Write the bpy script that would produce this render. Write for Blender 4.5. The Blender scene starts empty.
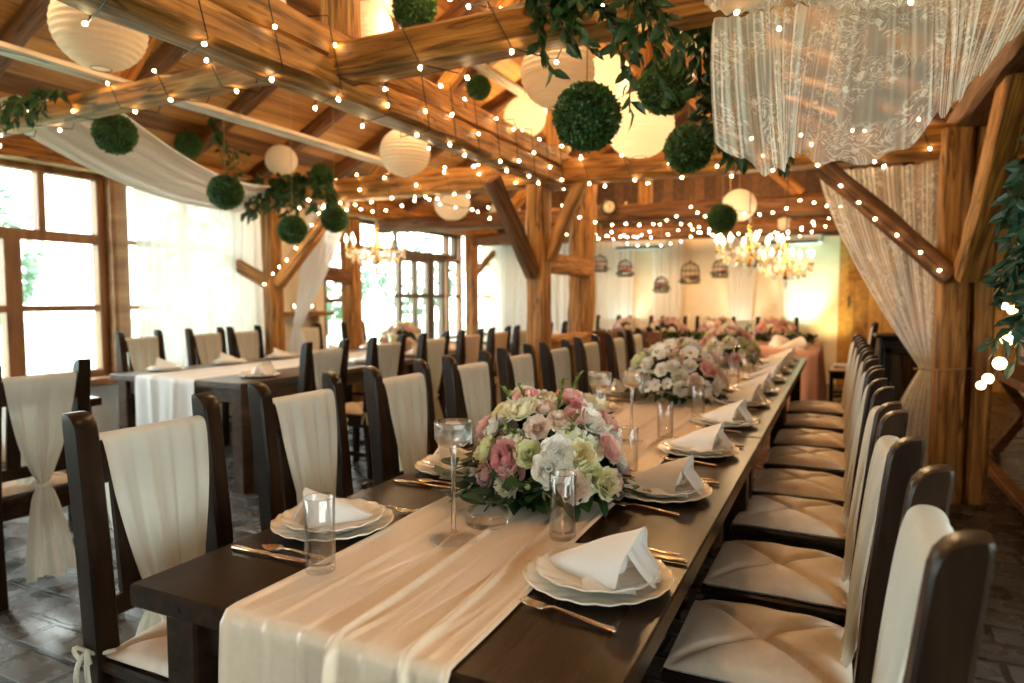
import bpy, bmesh, math, random
from mathutils import Vector, Matrix
random.seed(7)
S = bpy.context.scene
COL = S.collection
PI = math.pi
V = Vector

# ------------------------------------------------------------------ camera
F_PX, CAM_H = 680.0, 1.30
PITCH = math.atan((341.5 - 299) / F_PX)
YAW = math.radians(25.7)
cd = bpy.data.cameras.new('camera'); cam = bpy.data.objects.new('camera', cd); COL.objects.link(cam)
cam.location = (0, 0, CAM_H); cam.rotation_euler = (PI / 2 - PITCH, 0, YAW)
cd.sensor_width = 36; cd.lens = F_PX / 1024 * 36; cd.clip_start = 0.02; cd.clip_end = 200
cd.dof.use_dof = True; cd.dof.focus_distance = 1.62; cd.dof.aperture_fstop = 2.6
S.camera = cam
S.view_settings.view_transform = 'Standard'; S.view_settings.look = 'None'
S.view_settings.gamma = 1; S.view_settings.use_curve_mapping = False
S.view_settings.exposure = 0.62

# ------------------------------------------------------------------ materials
def nodes_of(name):
    m = bpy.data.materials.new(name); m.use_nodes = True
    nt = m.node_tree; nt.nodes.clear()
    out = nt.nodes.new('ShaderNodeOutputMaterial')
    return m, nt, out
def N(nt, t, **kw):
    n = nt.nodes.new(t)
    for k, v in kw.items():
        if k.startswith('i_'):
            key = k[2:]
            key = int(key) if key.isdigit() else key.replace('_', ' ')
            n.inputs[key].default_value = v
        else: setattr(n, k, v)
    return n
def L(nt, a, b): nt.links.new(a, b)
def rgb(c): return (c[0], c[1], c[2], 1)
def ramp(nt, fac, stops):
    r = N(nt, 'ShaderNodeValToRGB')
    e = r.color_ramp.elements
    while len(e) < len(stops): e.new(0.5)
    for i, (p, c) in enumerate(stops): e[i].position = p; e[i].color = rgb(c)
    L(nt, fac, r.inputs[0]); return r.outputs[0]
def bsdf(nt, out, **kw):
    b = N(nt, 'ShaderNodeBsdfPrincipled')
    for k, v in kw.items(): b.inputs[k.replace('_', ' ')].default_value = v
    L(nt, b.outputs[0], out.inputs[0]); return b
def coord(nt, kind='Object', scale=(1, 1, 1), rnd=True):
    tc = N(nt, 'ShaderNodeTexCoord'); mp = N(nt, 'ShaderNodeMapping'); mp.inputs['Scale'].default_value = scale
    if rnd:
        oi = N(nt, 'ShaderNodeObjectInfo'); ml = N(nt, 'ShaderNodeMath', operation='MULTIPLY', i_1=37.0)
        L(nt, oi.outputs['Random'], ml.inputs[0]); cb = N(nt, 'ShaderNodeCombineXYZ')
        L(nt, ml.outputs[0], cb.inputs[0]); L(nt, ml.outputs[0], cb.inputs[1])
        L(nt, cb.outputs[0], mp.inputs['Location'])
    L(nt, tc.outputs[kind], mp.inputs[0]); return mp.outputs[0]
def bump(nt, b, h, strength=0.3, dist=0.01):
    bp = N(nt, 'ShaderNodeBump', i_Strength=strength, i_Distance=dist)
    L(nt, h, bp.inputs['Height']); L(nt, bp.outputs[0], b.inputs['Normal'])

def mat_wood(name, dark, mid, light, rough=0.55, scale=(2.0, 34, 34), bmp=0.35, crack=True, spec=0.4):
    m, nt, out = nodes_of(name); b = bsdf(nt, out, Roughness=rough); b.inputs['Specular IOR Level'].default_value = spec
    co = coord(nt, 'Object', scale)
    n1 = N(nt, 'ShaderNodeTexNoise', i_Scale=1.0, i_Detail=8.0, i_Roughness=0.62, i_Distortion=0.35); L(nt, co, n1.inputs[0])
    c = ramp(nt, n1.outputs[0], [(0.32, dark), (0.5, mid), (0.68, light)])
    if crack:
        co2 = coord(nt, 'Object', (scale[0] * .35, scale[1] * .30, scale[2] * .30))
        n2 = N(nt, 'ShaderNodeTexNoise', i_Scale=1.0, i_Detail=3.0, i_Roughness=0.5, i_Distortion=0.6); L(nt, co2, n2.inputs[0])
        k = ramp(nt, n2.outputs[0], [(0.405, (1, 1, 1)), (0.435, (.08, .06, .05)), (0.46, (1, 1, 1)), (.60, (1, 1, 1)), (.615, (.3, .25, .22)), (.63, (1, 1, 1))])
        mx = N(nt, 'ShaderNodeMixRGB', blend_type='MULTIPLY', i_Fac=0.8); L(nt, c, mx.inputs[1]); L(nt, k, mx.inputs[2]); c = mx.outputs[0]
    L(nt, c, b.inputs['Base Color']); bump(nt, b, n1.outputs[0], bmp, 0.01)
    return m
def mat_plain(name, col, rough=0.5, metal=0.0, noise=0.0, nscale=20.0, bmp=0.0, sheen=0.0, spec=0.5, coat=0.0):
    m, nt, out = nodes_of(name); b = bsdf(nt, out, Roughness=rough, Metallic=metal)
    b.inputs['Specular IOR Level'].default_value = spec
    b.inputs['Sheen Weight'].default_value = sheen; b.inputs['Coat Weight'].default_value = coat
    b.inputs['Base Color'].default_value = rgb(col)
    if noise or bmp:
        n = N(nt, 'ShaderNodeTexNoise', i_Scale=nscale, i_Detail=4.0); L(nt, coord(nt, 'Object'), n.inputs[0])
        if noise:
            lo = [max(0, x * (1 - noise)) for x in col]; hi = [min(1, x * (1 + noise)) for x in col]
            L(nt, ramp(nt, n.outputs[0], [(0.3, lo), (0.7, hi)]), b.inputs['Base Color'])
        if bmp: bump(nt, b, n.outputs[0], bmp, 0.004)
    return m
def mat_leaf(name, c1, c2, rough=0.45, trans=0.25):
    m, nt, out = nodes_of(name)
    n = N(nt, 'ShaderNodeTexNoise', i_Scale=9.0, i_Detail=2.0); L(nt, coord(nt, 'Object'), n.inputs[0])
    c = ramp(nt, n.outputs[0], [(0.35, c1), (0.65, c2)])
    b = N(nt, 'ShaderNodeBsdfPrincipled', i_Roughness=rough); L(nt, c, b.inputs['Base Color'])
    t = N(nt, 'ShaderNodeBsdfTranslucent'); L(nt, c, t.inputs[0])
    mx = N(nt, 'ShaderNodeMixShader', i_0=trans); L(nt, b.outputs[0], mx.inputs[1]); L(nt, t.outputs[0], mx.inputs[2])
    L(nt, mx.outputs[0], out.inputs[0]); return m
def mat_cloth(name, col, trans=0.3, clear=0.0, rough=0.8, weave=0.0, sheen=0.2):
    m, nt, out = nodes_of(name)
    b = N(nt, 'ShaderNodeBsdfPrincipled', i_Roughness=rough); b.inputs['Base Color'].default_value = rgb(col)
    b.inputs['Sheen Weight'].default_value = sheen; b.inputs['Specular IOR Level'].default_value = 0.25
    if weave:
        n = N(nt, 'ShaderNodeTexNoise', i_Scale=160.0, i_Detail=2.0); L(nt, coord(nt, 'Object'), n.inputs[0]); bump(nt, b, n.outputs[0], weave, 0.002)
    t = N(nt, 'ShaderNodeBsdfTranslucent'); t.inputs[0].default_value = rgb(col)
    mx = N(nt, 'ShaderNodeMixShader', i_0=trans); L(nt, b.outputs[0], mx.inputs[1]); L(nt, t.outputs[0], mx.inputs[2])
    o = mx.outputs[0]
    if clear:
        tr = N(nt, 'ShaderNodeBsdfTransparent'); m2 = N(nt, 'ShaderNodeMixShader', i_0=clear)
        L(nt, o, m2.inputs[1]); L(nt, tr.outputs[0], m2.inputs[2]); o = m2.outputs[0]
    L(nt, o, out.inputs[0]); return m
def mat_lace(name, col):
    m, nt, out = nodes_of(name)
    co = coord(nt, 'UV', (1, 1, 1), rnd=False)
    n1 = N(nt, 'ShaderNodeTexNoise', i_Scale=11.0, i_Detail=1.5, i_Roughness=.5, i_Distortion=1.6); L(nt, co, n1.inputs[0])
    n2 = N(nt, 'ShaderNodeTexNoise', i_Scale=34.0, i_Detail=1.0, i_Distortion=1.2); L(nt, co, n2.inputs[0])
    n3 = N(nt, 'ShaderNodeTexNoise', i_Scale=4.0, i_Detail=1.0); L(nt, co, n3.inputs[0])
    v1 = N(nt, 'ShaderNodeTexVoronoi', i_Scale=12.0, i_Randomness=.9); L(nt, co, v1.inputs[0])
    d = N(nt, 'ShaderNodeMath', operation='MULTIPLY_ADD', i_1=.35); L(nt, n2.outputs[0], d.inputs[0]); L(nt, v1.outputs['Distance'], d.inputs[2])
    fl = ramp(nt, d.outputs[0], [(.20, (1, 1, 1)), (.26, (.25, .25, .25)), (.30, (1, 1, 1)), (.37, (.9, .9, .9)), (.43, (.0, .0, .0))])
    vine = ramp(nt, n1.outputs[0], [(.44, (0, 0, 0)), (.48, (.9, .9, .9)), (.52, (.0, .0, .0)), (.57, (.0, .0, .0)), (.60, (.8, .8, .8)), (.63, (0, 0, 0))])
    cm = ramp(nt, n3.outputs[0], [(.40, (.05, .05, .05)), (.52, (1, 1, 1))])
    a = N(nt, 'ShaderNodeMixRGB', blend_type='LIGHTEN', i_Fac=1.0); L(nt, fl, a.inputs[1]); L(nt, vine, a.inputs[2])
    b2 = N(nt, 'ShaderNodeMixRGB', blend_type='MULTIPLY', i_Fac=1.0); L(nt, a.outputs[0], b2.inputs[1]); L(nt, cm, b2.inputs[2])
    fac = N(nt, 'ShaderNodeMath', operation='MULTIPLY_ADD', i_1=.60, i_2=.38, use_clamp=True); L(nt, b2.outputs[0], fac.inputs[0])
    lw = N(nt, 'ShaderNodeLayerWeight', i_Blend=.5); pw = N(nt, 'ShaderNodeMath', operation='POWER', i_1=1.6); L(nt, lw.outputs['Facing'], pw.inputs[0])
    f2 = N(nt, 'ShaderNodeMath', operation='MULTIPLY_ADD', i_1=.75, use_clamp=True); L(nt, pw.outputs[0], f2.inputs[0]); L(nt, fac.outputs[0], f2.inputs[2])
    df = N(nt, 'ShaderNodeBsdfDiffuse'); df.inputs[0].default_value = rgb(col)
    t = N(nt, 'ShaderNodeBsdfTranslucent'); t.inputs[0].default_value = rgb(col)
    mx = N(nt, 'ShaderNodeMixShader', i_0=0.4); L(nt, df.outputs[0], mx.inputs[1]); L(nt, t.outputs[0], mx.inputs[2])
    tr = N(nt, 'ShaderNodeBsdfTransparent'); m2 = N(nt, 'ShaderNodeMixShader')
    L(nt, f2.outputs[0], m2.inputs[0]); L(nt, tr.outputs[0], m2.inputs[1]); L(nt, mx.outputs[0], m2.inputs[2])
    L(nt, m2.outputs[0], out.inputs[0]); return m
def mat_glass(name, tint=(.98, .99, .99), rough=0.02, edge=.80, f0=.06):
    m, nt, out = nodes_of(name)
    lw = N(nt, 'ShaderNodeLayerWeight', i_Blend=.5)
    tc = ramp(nt, lw.outputs['Facing'], [(0.0, tint), (0.55, [x * .97 for x in tint]), (1.0, [x * edge for x in tint])])
    tr = N(nt, 'ShaderNodeBsdfTransparent'); L(nt, tc, tr.inputs[0])
    g = N(nt, 'ShaderNodeBsdfGlossy', i_Roughness=rough)
    pw = N(nt, 'ShaderNodeMath', operation='POWER', i_1=3.0); L(nt, lw.outputs['Facing'], pw.inputs[0])
    fr = N(nt, 'ShaderNodeMath', operation='MULTIPLY_ADD', i_1=.70, i_2=f0); L(nt, pw.outputs[0], fr.inputs[0])
    mx = N(nt, 'ShaderNodeMixShader'); L(nt, fr.outputs[0], mx.inputs[0]); L(nt, tr.outputs[0], mx.inputs[1]); L(nt, g.outputs[0], mx.inputs[2])
    L(nt, mx.outputs[0], out.inputs[0]); return m
def mat_emit(name, col, strength):
    m, nt, out = nodes_of(name); e = N(nt, 'ShaderNodeEmission', i_Strength=strength); e.inputs[0].default_value = rgb(col)
    L(nt, e.outputs[0], out.inputs[0]); return m
def mat_lantern(name, col, glow=0.0, gcol=(1, .55, .2)):
    m, nt, out = nodes_of(name)
    d = N(nt, 'ShaderNodeBsdfDiffuse'); d.inputs[0].default_value = rgb(col)
    t = N(nt, 'ShaderNodeBsdfTranslucent'); t.inputs[0].default_value = rgb(col)
    mx = N(nt, 'ShaderNodeMixShader', i_0=0.45); L(nt, d.outputs[0], mx.inputs[1]); L(nt, t.outputs[0], mx.inputs[2])
    o = mx.outputs[0]
    if glow:
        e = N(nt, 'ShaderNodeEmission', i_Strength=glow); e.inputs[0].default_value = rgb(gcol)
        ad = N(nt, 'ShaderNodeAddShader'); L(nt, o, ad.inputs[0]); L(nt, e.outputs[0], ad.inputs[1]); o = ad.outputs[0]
    L(nt, o, out.inputs[0]); return m
def mat_boards(name, pitch=0.21, axis='X', c=((.13, .045, .010), (.36, .155, .038), (.58, .29, .08)), rough=0.6):
    # boards whose joints repeat along the object's local X; grain runs along local Y
    m, nt, out = nodes_of(name); b = bsdf(nt, out, Roughness=rough)
    tc = N(nt, 'ShaderNodeTexCoord'); sx = N(nt, 'ShaderNodeSeparateXYZ'); L(nt, tc.outputs['Object'], sx.inputs[0])
    dv = N(nt, 'ShaderNodeMath', operation='DIVIDE', i_1=pitch); L(nt, sx.outputs[axis], dv.inputs[0])
    fl = N(nt, 'ShaderNodeMath', operation='FLOOR'); L(nt, dv.outputs[0], fl.inputs[0])
    fr = N(nt, 'ShaderNodeMath', operation='FRACT'); L(nt, dv.outputs[0], fr.inputs[0])
    wn = N(nt, 'ShaderNodeTexWhiteNoise', noise_dimensions='1D'); L(nt, fl.outputs[0], wn.inputs['W'])
    mp = N(nt, 'ShaderNodeMapping'); mp.inputs['Scale'].default_value = (14, 1.1, 14) if axis == 'X' else (1.1, 14, 14) if axis == 'Y' else (9, 9, 9)
    L(nt, tc.outputs['Object'], mp.inputs[0]); cb = N(nt, 'ShaderNodeCombineXYZ')
    mu = N(nt, 'ShaderNodeMath', operation='MULTIPLY', i_1=53.0); L(nt, wn.outputs[0], mu.inputs[0]); L(nt, mu.outputs[0], cb.inputs[0]); L(nt, mu.outputs[0], cb.inputs[1])
    L(nt, cb.outputs[0], mp.inputs['Location'])
    n1 = N(nt, 'ShaderNodeTexNoise', i_Scale=1.0, i_Detail=6.0, i_Roughness=0.6, i_Distortion=0.3); L(nt, mp.outputs[0], n1.inputs[0])
    av = N(nt, 'ShaderNodeMath', operation='MULTIPLY_ADD', i_1=0.45, i_2=-0.22); L(nt, wn.outputs[0], av.inputs[0])
    ad = N(nt, 'ShaderNodeMath', operation='ADD'); L(nt, n1.outputs[0], ad.inputs[0]); L(nt, av.outputs[0], ad.inputs[1])
    col = ramp(nt, ad.outputs[0], [(0.22, c[0]), (0.5, c[1]), (0.78, c[2])])
    g = ramp(nt, fr.outputs[0], [(0.0, (.12, .10, .08)), (0.035, (1, 1, 1)), (0.965, (1, 1, 1)), (1.0, (.12, .10, .08))])
    mx = N(nt, 'ShaderNodeMixRGB', blend_type='MULTIPLY', i_Fac=1.0); L(nt, col, mx.inputs[1]); L(nt, g, mx.inputs[2])
    L(nt, mx.outputs[0], b.inputs['Base Color']); bump(nt, b, g, 0.5, 0.01); return m
def mat_floor():
    m, nt, out = nodes_of('stone_paving'); b = bsdf(nt, out)
    co = coord(nt, 'Object', (1, 1, 1), rnd=False)
    wob = N(nt, 'ShaderNodeTexNoise', i_Scale=4.0, i_Detail=2.0); L(nt, co, wob.inputs[0])
    mv = N(nt, 'ShaderNodeMixRGB', blend_type='LINEAR_LIGHT', i_Fac=0.018); L(nt, co, mv.inputs[1]); L(nt, wob.outputs['Color'], mv.inputs[2])
    br = N(nt, 'ShaderNodeTexBrick', offset=0.5, i_Scale=1.0); L(nt, mv.outputs[0], br.inputs[0])
    for k, v in (('Mortar Size', 0.014), ('Mortar Smooth', 0.4), ('Brick Width', 0.28), ('Row Height', 0.16), ('Bias', 0.0)): br.inputs[k].default_value = v
    br.inputs['Color1'].default_value = rgb((.060, .058, .058)); br.inputs['Color2'].default_value = rgb((.125, .122, .12)); br.inputs['Mortar'].default_value = rgb((.02, .02, .022))
    n = N(nt, 'ShaderNodeTexNoise', i_Scale=6.0, i_Detail=5.0); L(nt, co, n.inputs[0])
    k = ramp(nt, n.outputs[0], [(0.3, (.55, .55, .55)), (0.7, (1.25, 1.25, 1.25))])
    mx = N(nt, 'ShaderNodeMixRGB', blend_type='MULTIPLY', i_Fac=1.0); L(nt, br.outputs[0], mx.inputs[1]); L(nt, k, mx.inputs[2]); L(nt, mx.outputs[0], b.inputs['Base Color'])
    r = ramp(nt, n.outputs[0], [(0.3, (.16, .16, .16)), (0.75, (.42, .42, .42))]); L(nt, r, b.inputs['Roughness'])
    inv = N(nt, 'ShaderNodeMath', operation='SUBTRACT', i_0=1.0); L(nt, br.outputs['Fac'], inv.inputs[1])
    ad = N(nt, 'ShaderNodeMath', operation='MULTIPLY_ADD', i_1=0.30); L(nt, n.outputs[0], ad.inputs[0]); L(nt, inv.outputs[0], ad.inputs[2])
    bump(nt, b, ad.outputs[0], 0.5, 0.012); return m

M = {}
M['timber'] = mat_wood('hewn_timber', (.10, .036, .006), (.35, .148, .030), (.58, .28, .070), .6, (2.2, 34, 34), .6)
M['timber_dark'] = mat_wood('brown_timber', (.05, .019, .007), (.13, .052, .019), (.24, .105, .038), .6, (2.2, 34, 34), .6)
M['timber_pale'] = mat_wood('pale_painted_timber', (.50, .44, .36), (.66, .60, .52), (.80, .76, .70), .6, (2.2, 34, 34), .3)
M['frame'] = mat_wood('window_frame_wood', (.16, .065, .022), (.27, .125, .048), (.38, .19, .08), .45, (8, 8, 1.2), .15, False)
M['door'] = mat_wood('door_frame_wood', (.07, .045, .03), (.13, .085, .055), (.2, .14, .09), .45, (8, 8, 1.2), .15, False)
M['table'] = mat_wood('dark_table_wood', (.016, .0085, .005), (.028, .0145, .008), (.045, .024, .013), .27, (16, 1.4, 16), .10, False, .14)
M['table_grey'] = mat_wood('weathered_table_wood', (.040, .026, .018), (.07, .046, .033), (.11, .076, .056), .28, (16, 1.4, 16), .10, False, .5)
M['chair'] = mat_wood('dark_chair_wood', (.010, .0055, .0035), (.020, .0105, .006), (.040, .021, .011), .32, (12, 12, 1.5), .08, False, .16)
M['ceil'] = mat_boards('roof_boards')
M['wallwood'] = mat_boards('yellow_wall_boards', 0.19, 'X', ((.30, .14, .03), (.50, .26, .06), (.66, .38, .10)))
M['brownwall'] = mat_boards('brown_wall_boards', 0.17, 'X', ((.05, .02, .008), (.11, .045, .016), (.18, .078, .028)))
M['redwall'] = mat_boards('red_brown_boards', 0.14, 'X', ((.10, .030, .012), (.19, .062, .024), (.28, .10, .04)))
M['floor'] = mat_floor()
M['plaster'] = mat_plain('white_plaster', (.80, .81, .82), .85, noise=.05, nscale=6, bmp=.1)
M['cream_wall'] = mat_plain('cream_plaster', (.84, .72, .53), .85, noise=.05, nscale=5, bmp=.1)
M['sash'] = mat_cloth('cream_chiffon', (.83, .81, .71), .42, .0, .75, .15)
M['sash_pink'] = mat_cloth('beige_chiffon', (.74, .58, .45), .35, .0, .75, .15)
M['cushion'] = mat_plain('beige_satin', (.66, .545, .42), .42, noise=.06, nscale=40, bmp=.15, sheen=.3)
M['runner'] = mat_plain('champagne_satin', (.78, .63, .47), .31, noise=.03, nscale=90, bmp=.06, sheen=.25)
M['white_cloth'] = mat_cloth('white_linen', (.86, .86, .85), .2, .0, .8, .2)
M['napkin'] = mat_cloth('napkin_linen', (.90, .90, .885), .2, .0, .8, .25)
M['pink_cloth'] = mat_cloth('dusty_pink_linen', (.70, .40, .33), .15, .0, .8, .2)
M['sheer'] = mat_cloth('sheer_white', (.88, .90, .90), .20, .045, .9)
M['drape'] = mat_cloth('white_drape', (.94, .945, .94), .50, .06, .9)
M['lace'] = mat_lace('white_lace', (.96, .95, .92))
M['porcelain'] = mat_plain('porcelain', (.86, .82, .73), .13, spec=.5, coat=.3)
M['metal'] = mat_plain('warm_steel', (.78, .62, .44), .24, 1.0)
M['gold'] = mat_plain('gold', (.85, .55, .18), .25, 1.0)
M['darkmetal'] = mat_plain('dark_iron', (.06, .052, .045), .45, .8)
M['stove'] = mat_plain('black_stove_iron', (.014, .013, .013), .38, .5)
M['cord'] = mat_plain('hemp_cord', (.36, .25, .13), .9)
M['cable'] = mat_plain('dark_green_cable', (.022, .018, .012), .6)
M['black'] = mat_plain('black_plastic', (.02, .02, .02), .4)
M['white'] = mat_plain('white_plastic', (.86, .84, .80), .4)
M['glass'] = mat_glass('clear_glass')
def mat_trueglass(name):
    m, nt, out = nodes_of(name); g = N(nt, 'ShaderNodeBsdfGlass', i_Roughness=0.0, i_IOR=1.46); g.inputs[0].default_value = (1, 1, 1, 1)
    tr = N(nt, 'ShaderNodeBsdfTransparent'); mx = N(nt, 'ShaderNodeMixShader', i_0=.35); L(nt, g.outputs[0], mx.inputs[1]); L(nt, tr.outputs[0], mx.inputs[2])
    L(nt, mx.outputs[0], out.inputs[0]); return m
M['tumbler'] = mat_glass('thin_tumbler_glass', (.985, .985, .98), .02, .66, .075)
M['tableglass'] = mat_trueglass('thick_table_glass')
M['pane'] = mat_glass('window_pane', (.98, 1, .99), .0, .95, .02)
M['crystal'] = mat_plain('crystal', (.92, .86, .76), .06, spec=1.0, coat=1.0)
M['water'] = mat_glass('water', (.95, .99, 1), .0, .8)
M['wax'] = mat_cloth('candle_wax', (.92, .87, .76), .4, 0, .5)
M['bulb'] = mat_emit('bulb_glow', (1, .74, .38), 45)
M['bigbulb'] = mat_emit('frosted_bulb_glow', (1, .66, .30), 7)
M['chandbulb'] = mat_emit('candle_bulb_glow', (1, .70, .36), 26)
M['lantern'] = mat_lantern('white_paper', (.86, .82, .76))
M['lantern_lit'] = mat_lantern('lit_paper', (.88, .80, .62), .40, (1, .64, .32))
M['leaf_dark'] = mat_leaf('dark_leaf', (.010, .040, .012), (.028, .085, .026))
M['leaf_box'] = mat_leaf('boxwood_leaf', (.020, .078, .020), (.062, .180, .048), .30)
M['leaf_teal'] = mat_leaf('eucalyptus_leaf', (.012, .045, .026), (.035, .085, .05))
M['leaf_light'] = mat_leaf('fresh_leaf', (.09, .17, .03), (.20, .30, .07), .5, .3)
M['leaf_out'] = mat_leaf('garden_leaf', (.06, .12, .075), (.15, .235, .165), .6, .3)
M['bark'] = mat_plain('bark', (.12, .08, .05), .9, noise=.3)
M['lawn'] = mat_plain('lawn', (.42, .52, .34), .9, noise=.25, nscale=3)
M['stem'] = mat_plain('stem', (.05, .07, .02), .7)
M['soil'] = mat_plain('moss', (.02, .035, .015), .9)
PETAL = {'white': (.93, .91, .85), 'cream': (.92, .88, .68), 'green': (.80, .83, .50), 'blush': (.92, .77, .66), 'pink': (.90, .58, .54), 'rose': (.74, .36, .36), 'yellow': (.88, .80, .50), 'lilac': (.82, .56, .62)}
for k, c in PETAL.items(): M['p_' + k] = mat_leaf('petal_' + k, [x * .86 for x in c], [min(1, x * 1.06) for x in c], .55, .30)
M['center'] = mat_plain('flower_centre', (.50, .45, .10), .8)
M['brick'] = mat_plain('whitewashed_stone', (.42, .38, .34), .9, noise=.35, nscale=7, bmp=.6)

# ------------------------------------------------------------------ mesh helpers
class MB:
    def __init__(s): s.v = []; s.f = []; s.uv = None
    def add(s, vs, fs):
        o = len(s.v); s.v += [tuple(p) for p in vs]; s.f += [tuple(i + o for i in f) for f in fs]; return s
    def box(s, c, d, rot=None):
        c = V(c); d = V(d) * .5
        ps = [V((x * d.x, y * d.y, z * d.z)) for x in (-1, 1) for y in (-1, 1) for z in (-1, 1)]
        if rot is not None: ps = [rot @ p for p in ps]
        return s.add([p + c for p in ps], [(0, 1, 3, 2), (4, 6, 7, 5), (0, 4, 5, 1), (2, 3, 7, 6), (0, 2, 6, 4), (1, 5, 7, 3)])
    def cbox(s, c, d, ch=.006, rot=None):   # box with chamfered edges
        c = V(c); hx, hy, hz = [x * .5 for x in d]; ch = min(ch, hx * .45, hy * .45, hz * .45)
        rings = []
        for z, k in ((-hz, ch), (-hz + ch, 0), (hz - ch, 0), (hz, ch)):
            X, Y = hx - k, hy - k
            r = [(-X + ch, -Y), (X - ch, -Y), (X, -Y + ch), (X, Y - ch), (X - ch, Y), (-X + ch, Y), (-X, Y - ch), (-X, -Y + ch)]
            rings.append([V((x, y, z)) for x, y in r])
        if rot is not None: rings = [[rot @ p for p in r] for r in rings]
        return s.loft([[p + c for p in r] for r in rings])
    def loft(s, rings, closed=True, caps=True):
        n = len(rings[0]); vs = [p for r in rings for p in r]; fs = []
        for i in range(len(rings) - 1):
            for j in range(n if closed else n - 1):
                a = i * n + j; b = i * n + (j + 1) % n
                fs.append((a, b, b + n, a + n))
        if caps and closed:
            fs.append(tuple(range(n))[::-1]); fs.append(tuple((len(rings) - 1) * n + j for j in range(n)))
        return s.add(vs, fs)
    def tube(s, pts, r, n=8, caps=True, closed=False):
        pts = [V(p) for p in pts]; rings = []; prev = None
        for i, p in enumerate(pts):
            if closed: t = (pts[(i + 1) % len(pts)] - pts[i - 1])
            else: t = pts[min(i + 1, len(pts) - 1)] - pts[max(i - 1, 0)]
            if t.length < 1e-9: t = V((0, 0, 1))
            t.normalize()
            if prev is None: u = t.orthogonal().normalized()
            else:
                u = prev - t * prev.dot(t)
                u = u.normalized() if u.length > 1e-6 else t.orthogonal().normalized()
            prev = u; w = t.cross(u); rr = r[i] if isinstance(r, (list, tuple)) else r
            rings.append([p + (u * math.cos(2 * PI * k / n) + w * math.sin(2 * PI * k / n)) * rr for k in range(n)])
        if closed: rings.append(rings[0]); caps = False
        return s.loft(rings, True, caps)
    def lathe(s, prof, n=24, c=(0, 0, 0), mod=None, caps=False):
        c = V(c); rings = []
        for i, (r, z) in enumerate(prof):
            ring = []
            for k in range(n):
                a = 2 * PI * k / n; rr = r; zz = z
                if mod: rr, zz = mod(r, z, a)
                ring.append(c + V((rr * math.cos(a), rr * math.sin(a), zz)))
            rings.append(ring)
        return s.loft(rings, True, caps)
    def sphere(s, c, r, nu=14, nv=9, sc=(1, 1, 1)):
        prof = [(max(1e-4, math.sin(PI * i / nv)), -math.cos(PI * i / nv)) for i in range(nv + 1)]
        c = V(c); rings = [[c + V((a * math.cos(2 * PI * k / nu) * r * sc[0], a * math.sin(2 * PI * k / nu) * r * sc[1], z * r * sc[2])) for k in range(nu)] for a, z in prof]
        return s.loft(rings, True, True)
    def grid(s, nu, nv, fn, uv=False):
        vs = [fn(i / nu, j / nv) for j in range(nv + 1) for i in range(nu + 1)]; w = nu + 1
        if uv:
            s.uv = [(i / nu, j / nv) for j in range(nv + 1) for i in range(nu + 1)]
        return s.add(vs, [(j * w + i, j * w + i + 1, (j + 1) * w + i + 1, (j + 1) * w + i) for j in range(nv) for i in range(nu)])
    def leaf(s, p, d, nrm, ln, wd, curl=0.15):
        d = V(d).normalized(); nrm = V(nrm); sd = d.cross(nrm)
        if sd.length < 1e-4: sd = d.orthogonal()
        sd.normalize(); nn = sd.cross(d); p = V(p)
        a = p + d * ln * .38 + nn * ln * .04; b = p + d * ln * .72 - nn * ln * curl * .3; t = p + d * ln - nn * ln * curl
        return s.add([p, a + sd * wd * .5 + nn * wd * .14, a, a - sd * wd * .5 + nn * wd * .14, b + sd * wd * .36 + nn * wd * .1, b, b - sd * wd * .36 + nn * wd * .1, t],
                     [(0, 1, 2), (0, 2, 3), (1, 4, 5, 2), (2, 5, 6, 3), (4, 7, 5), (5, 7, 6)])
    def mesh(s, name, smooth=True, mat=None, uvscale=None):
        me = bpy.data.meshes.new(name); me.from_pydata(s.v, [], s.f); me.update()
        if mat: me.materials.append(M[mat])
        me.polygons.foreach_set('use_smooth', [smooth] * len(me.polygons))
        if s.uv:
            ul = me.uv_layers.new(name='uv'); sx, sy = uvscale or (1, 1)
            for l in me.loops: q = s.uv[l.vertex_index]; ul.data[l.index].uv = (q[0] * sx, q[1] * sy)
        return me
    def obj(s, name, mat, parent=None, smooth=True, loc=None, rot=None, uvscale=None, sharp=False):
        me = s.mesh(name, smooth, mat, uvscale); o = bpy.data.objects.new(name, me); COL.objects.link(o)
        if parent is not None: o.parent = parent
        if loc is not None: o.location = loc
        if rot is not None: o.rotation_euler = rot
        if sharp: me.set_sharp_from_angle(angle=math.radians(40))
        return o

def tag(o, label, cat=None, group=None, kind=None):
    if label: o['label'] = label
    if cat: o['category'] = cat
    if group: o['group'] = group
    if kind: o['kind'] = kind
    return o
def thing(name, label, cat, loc=(0, 0, 0), rz=0.0, group=None):
    o = bpy.data.objects.new(name, None); COL.objects.link(o); o.empty_display_size = .05
    o.location = loc; o.rotation_euler = (0, 0, rz); return tag(o, label, cat, group)
def kids(): 
    d = {}
    for o in COL.objects:
        if o.parent: d.setdefault(o.parent, []).append(o)
    return d
def tree_of(root, K): return [(c, tree_of(c, K)) for c in K.get(root, [])]
def dup(root, label, group=None, loc=None, rz=None, K=None):
    K = K or kids()
    def cp(o, par):
        c = o.copy(); COL.objects.link(c)
        if par is not None: c.parent = par
        for ch in K.get(o, []): cp(ch, c)
        return c
    r = cp(root, None); r['label'] = label
    if group: r['group'] = group
    if loc is not None: r.location = loc
    if rz is not None: r.rotation_euler = (r.rotation_euler[0], r.rotation_euler[1], rz)
    return r
ORD = ['first', 'second', 'third', 'fourth', 'fifth', 'sixth', 'seventh', 'eighth', 'ninth', 'tenth', 'eleventh', 'twelfth', 'thirteenth', 'fourteenth']
def struct(o, label=None): return tag(o, label, None, None, 'structure')
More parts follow.
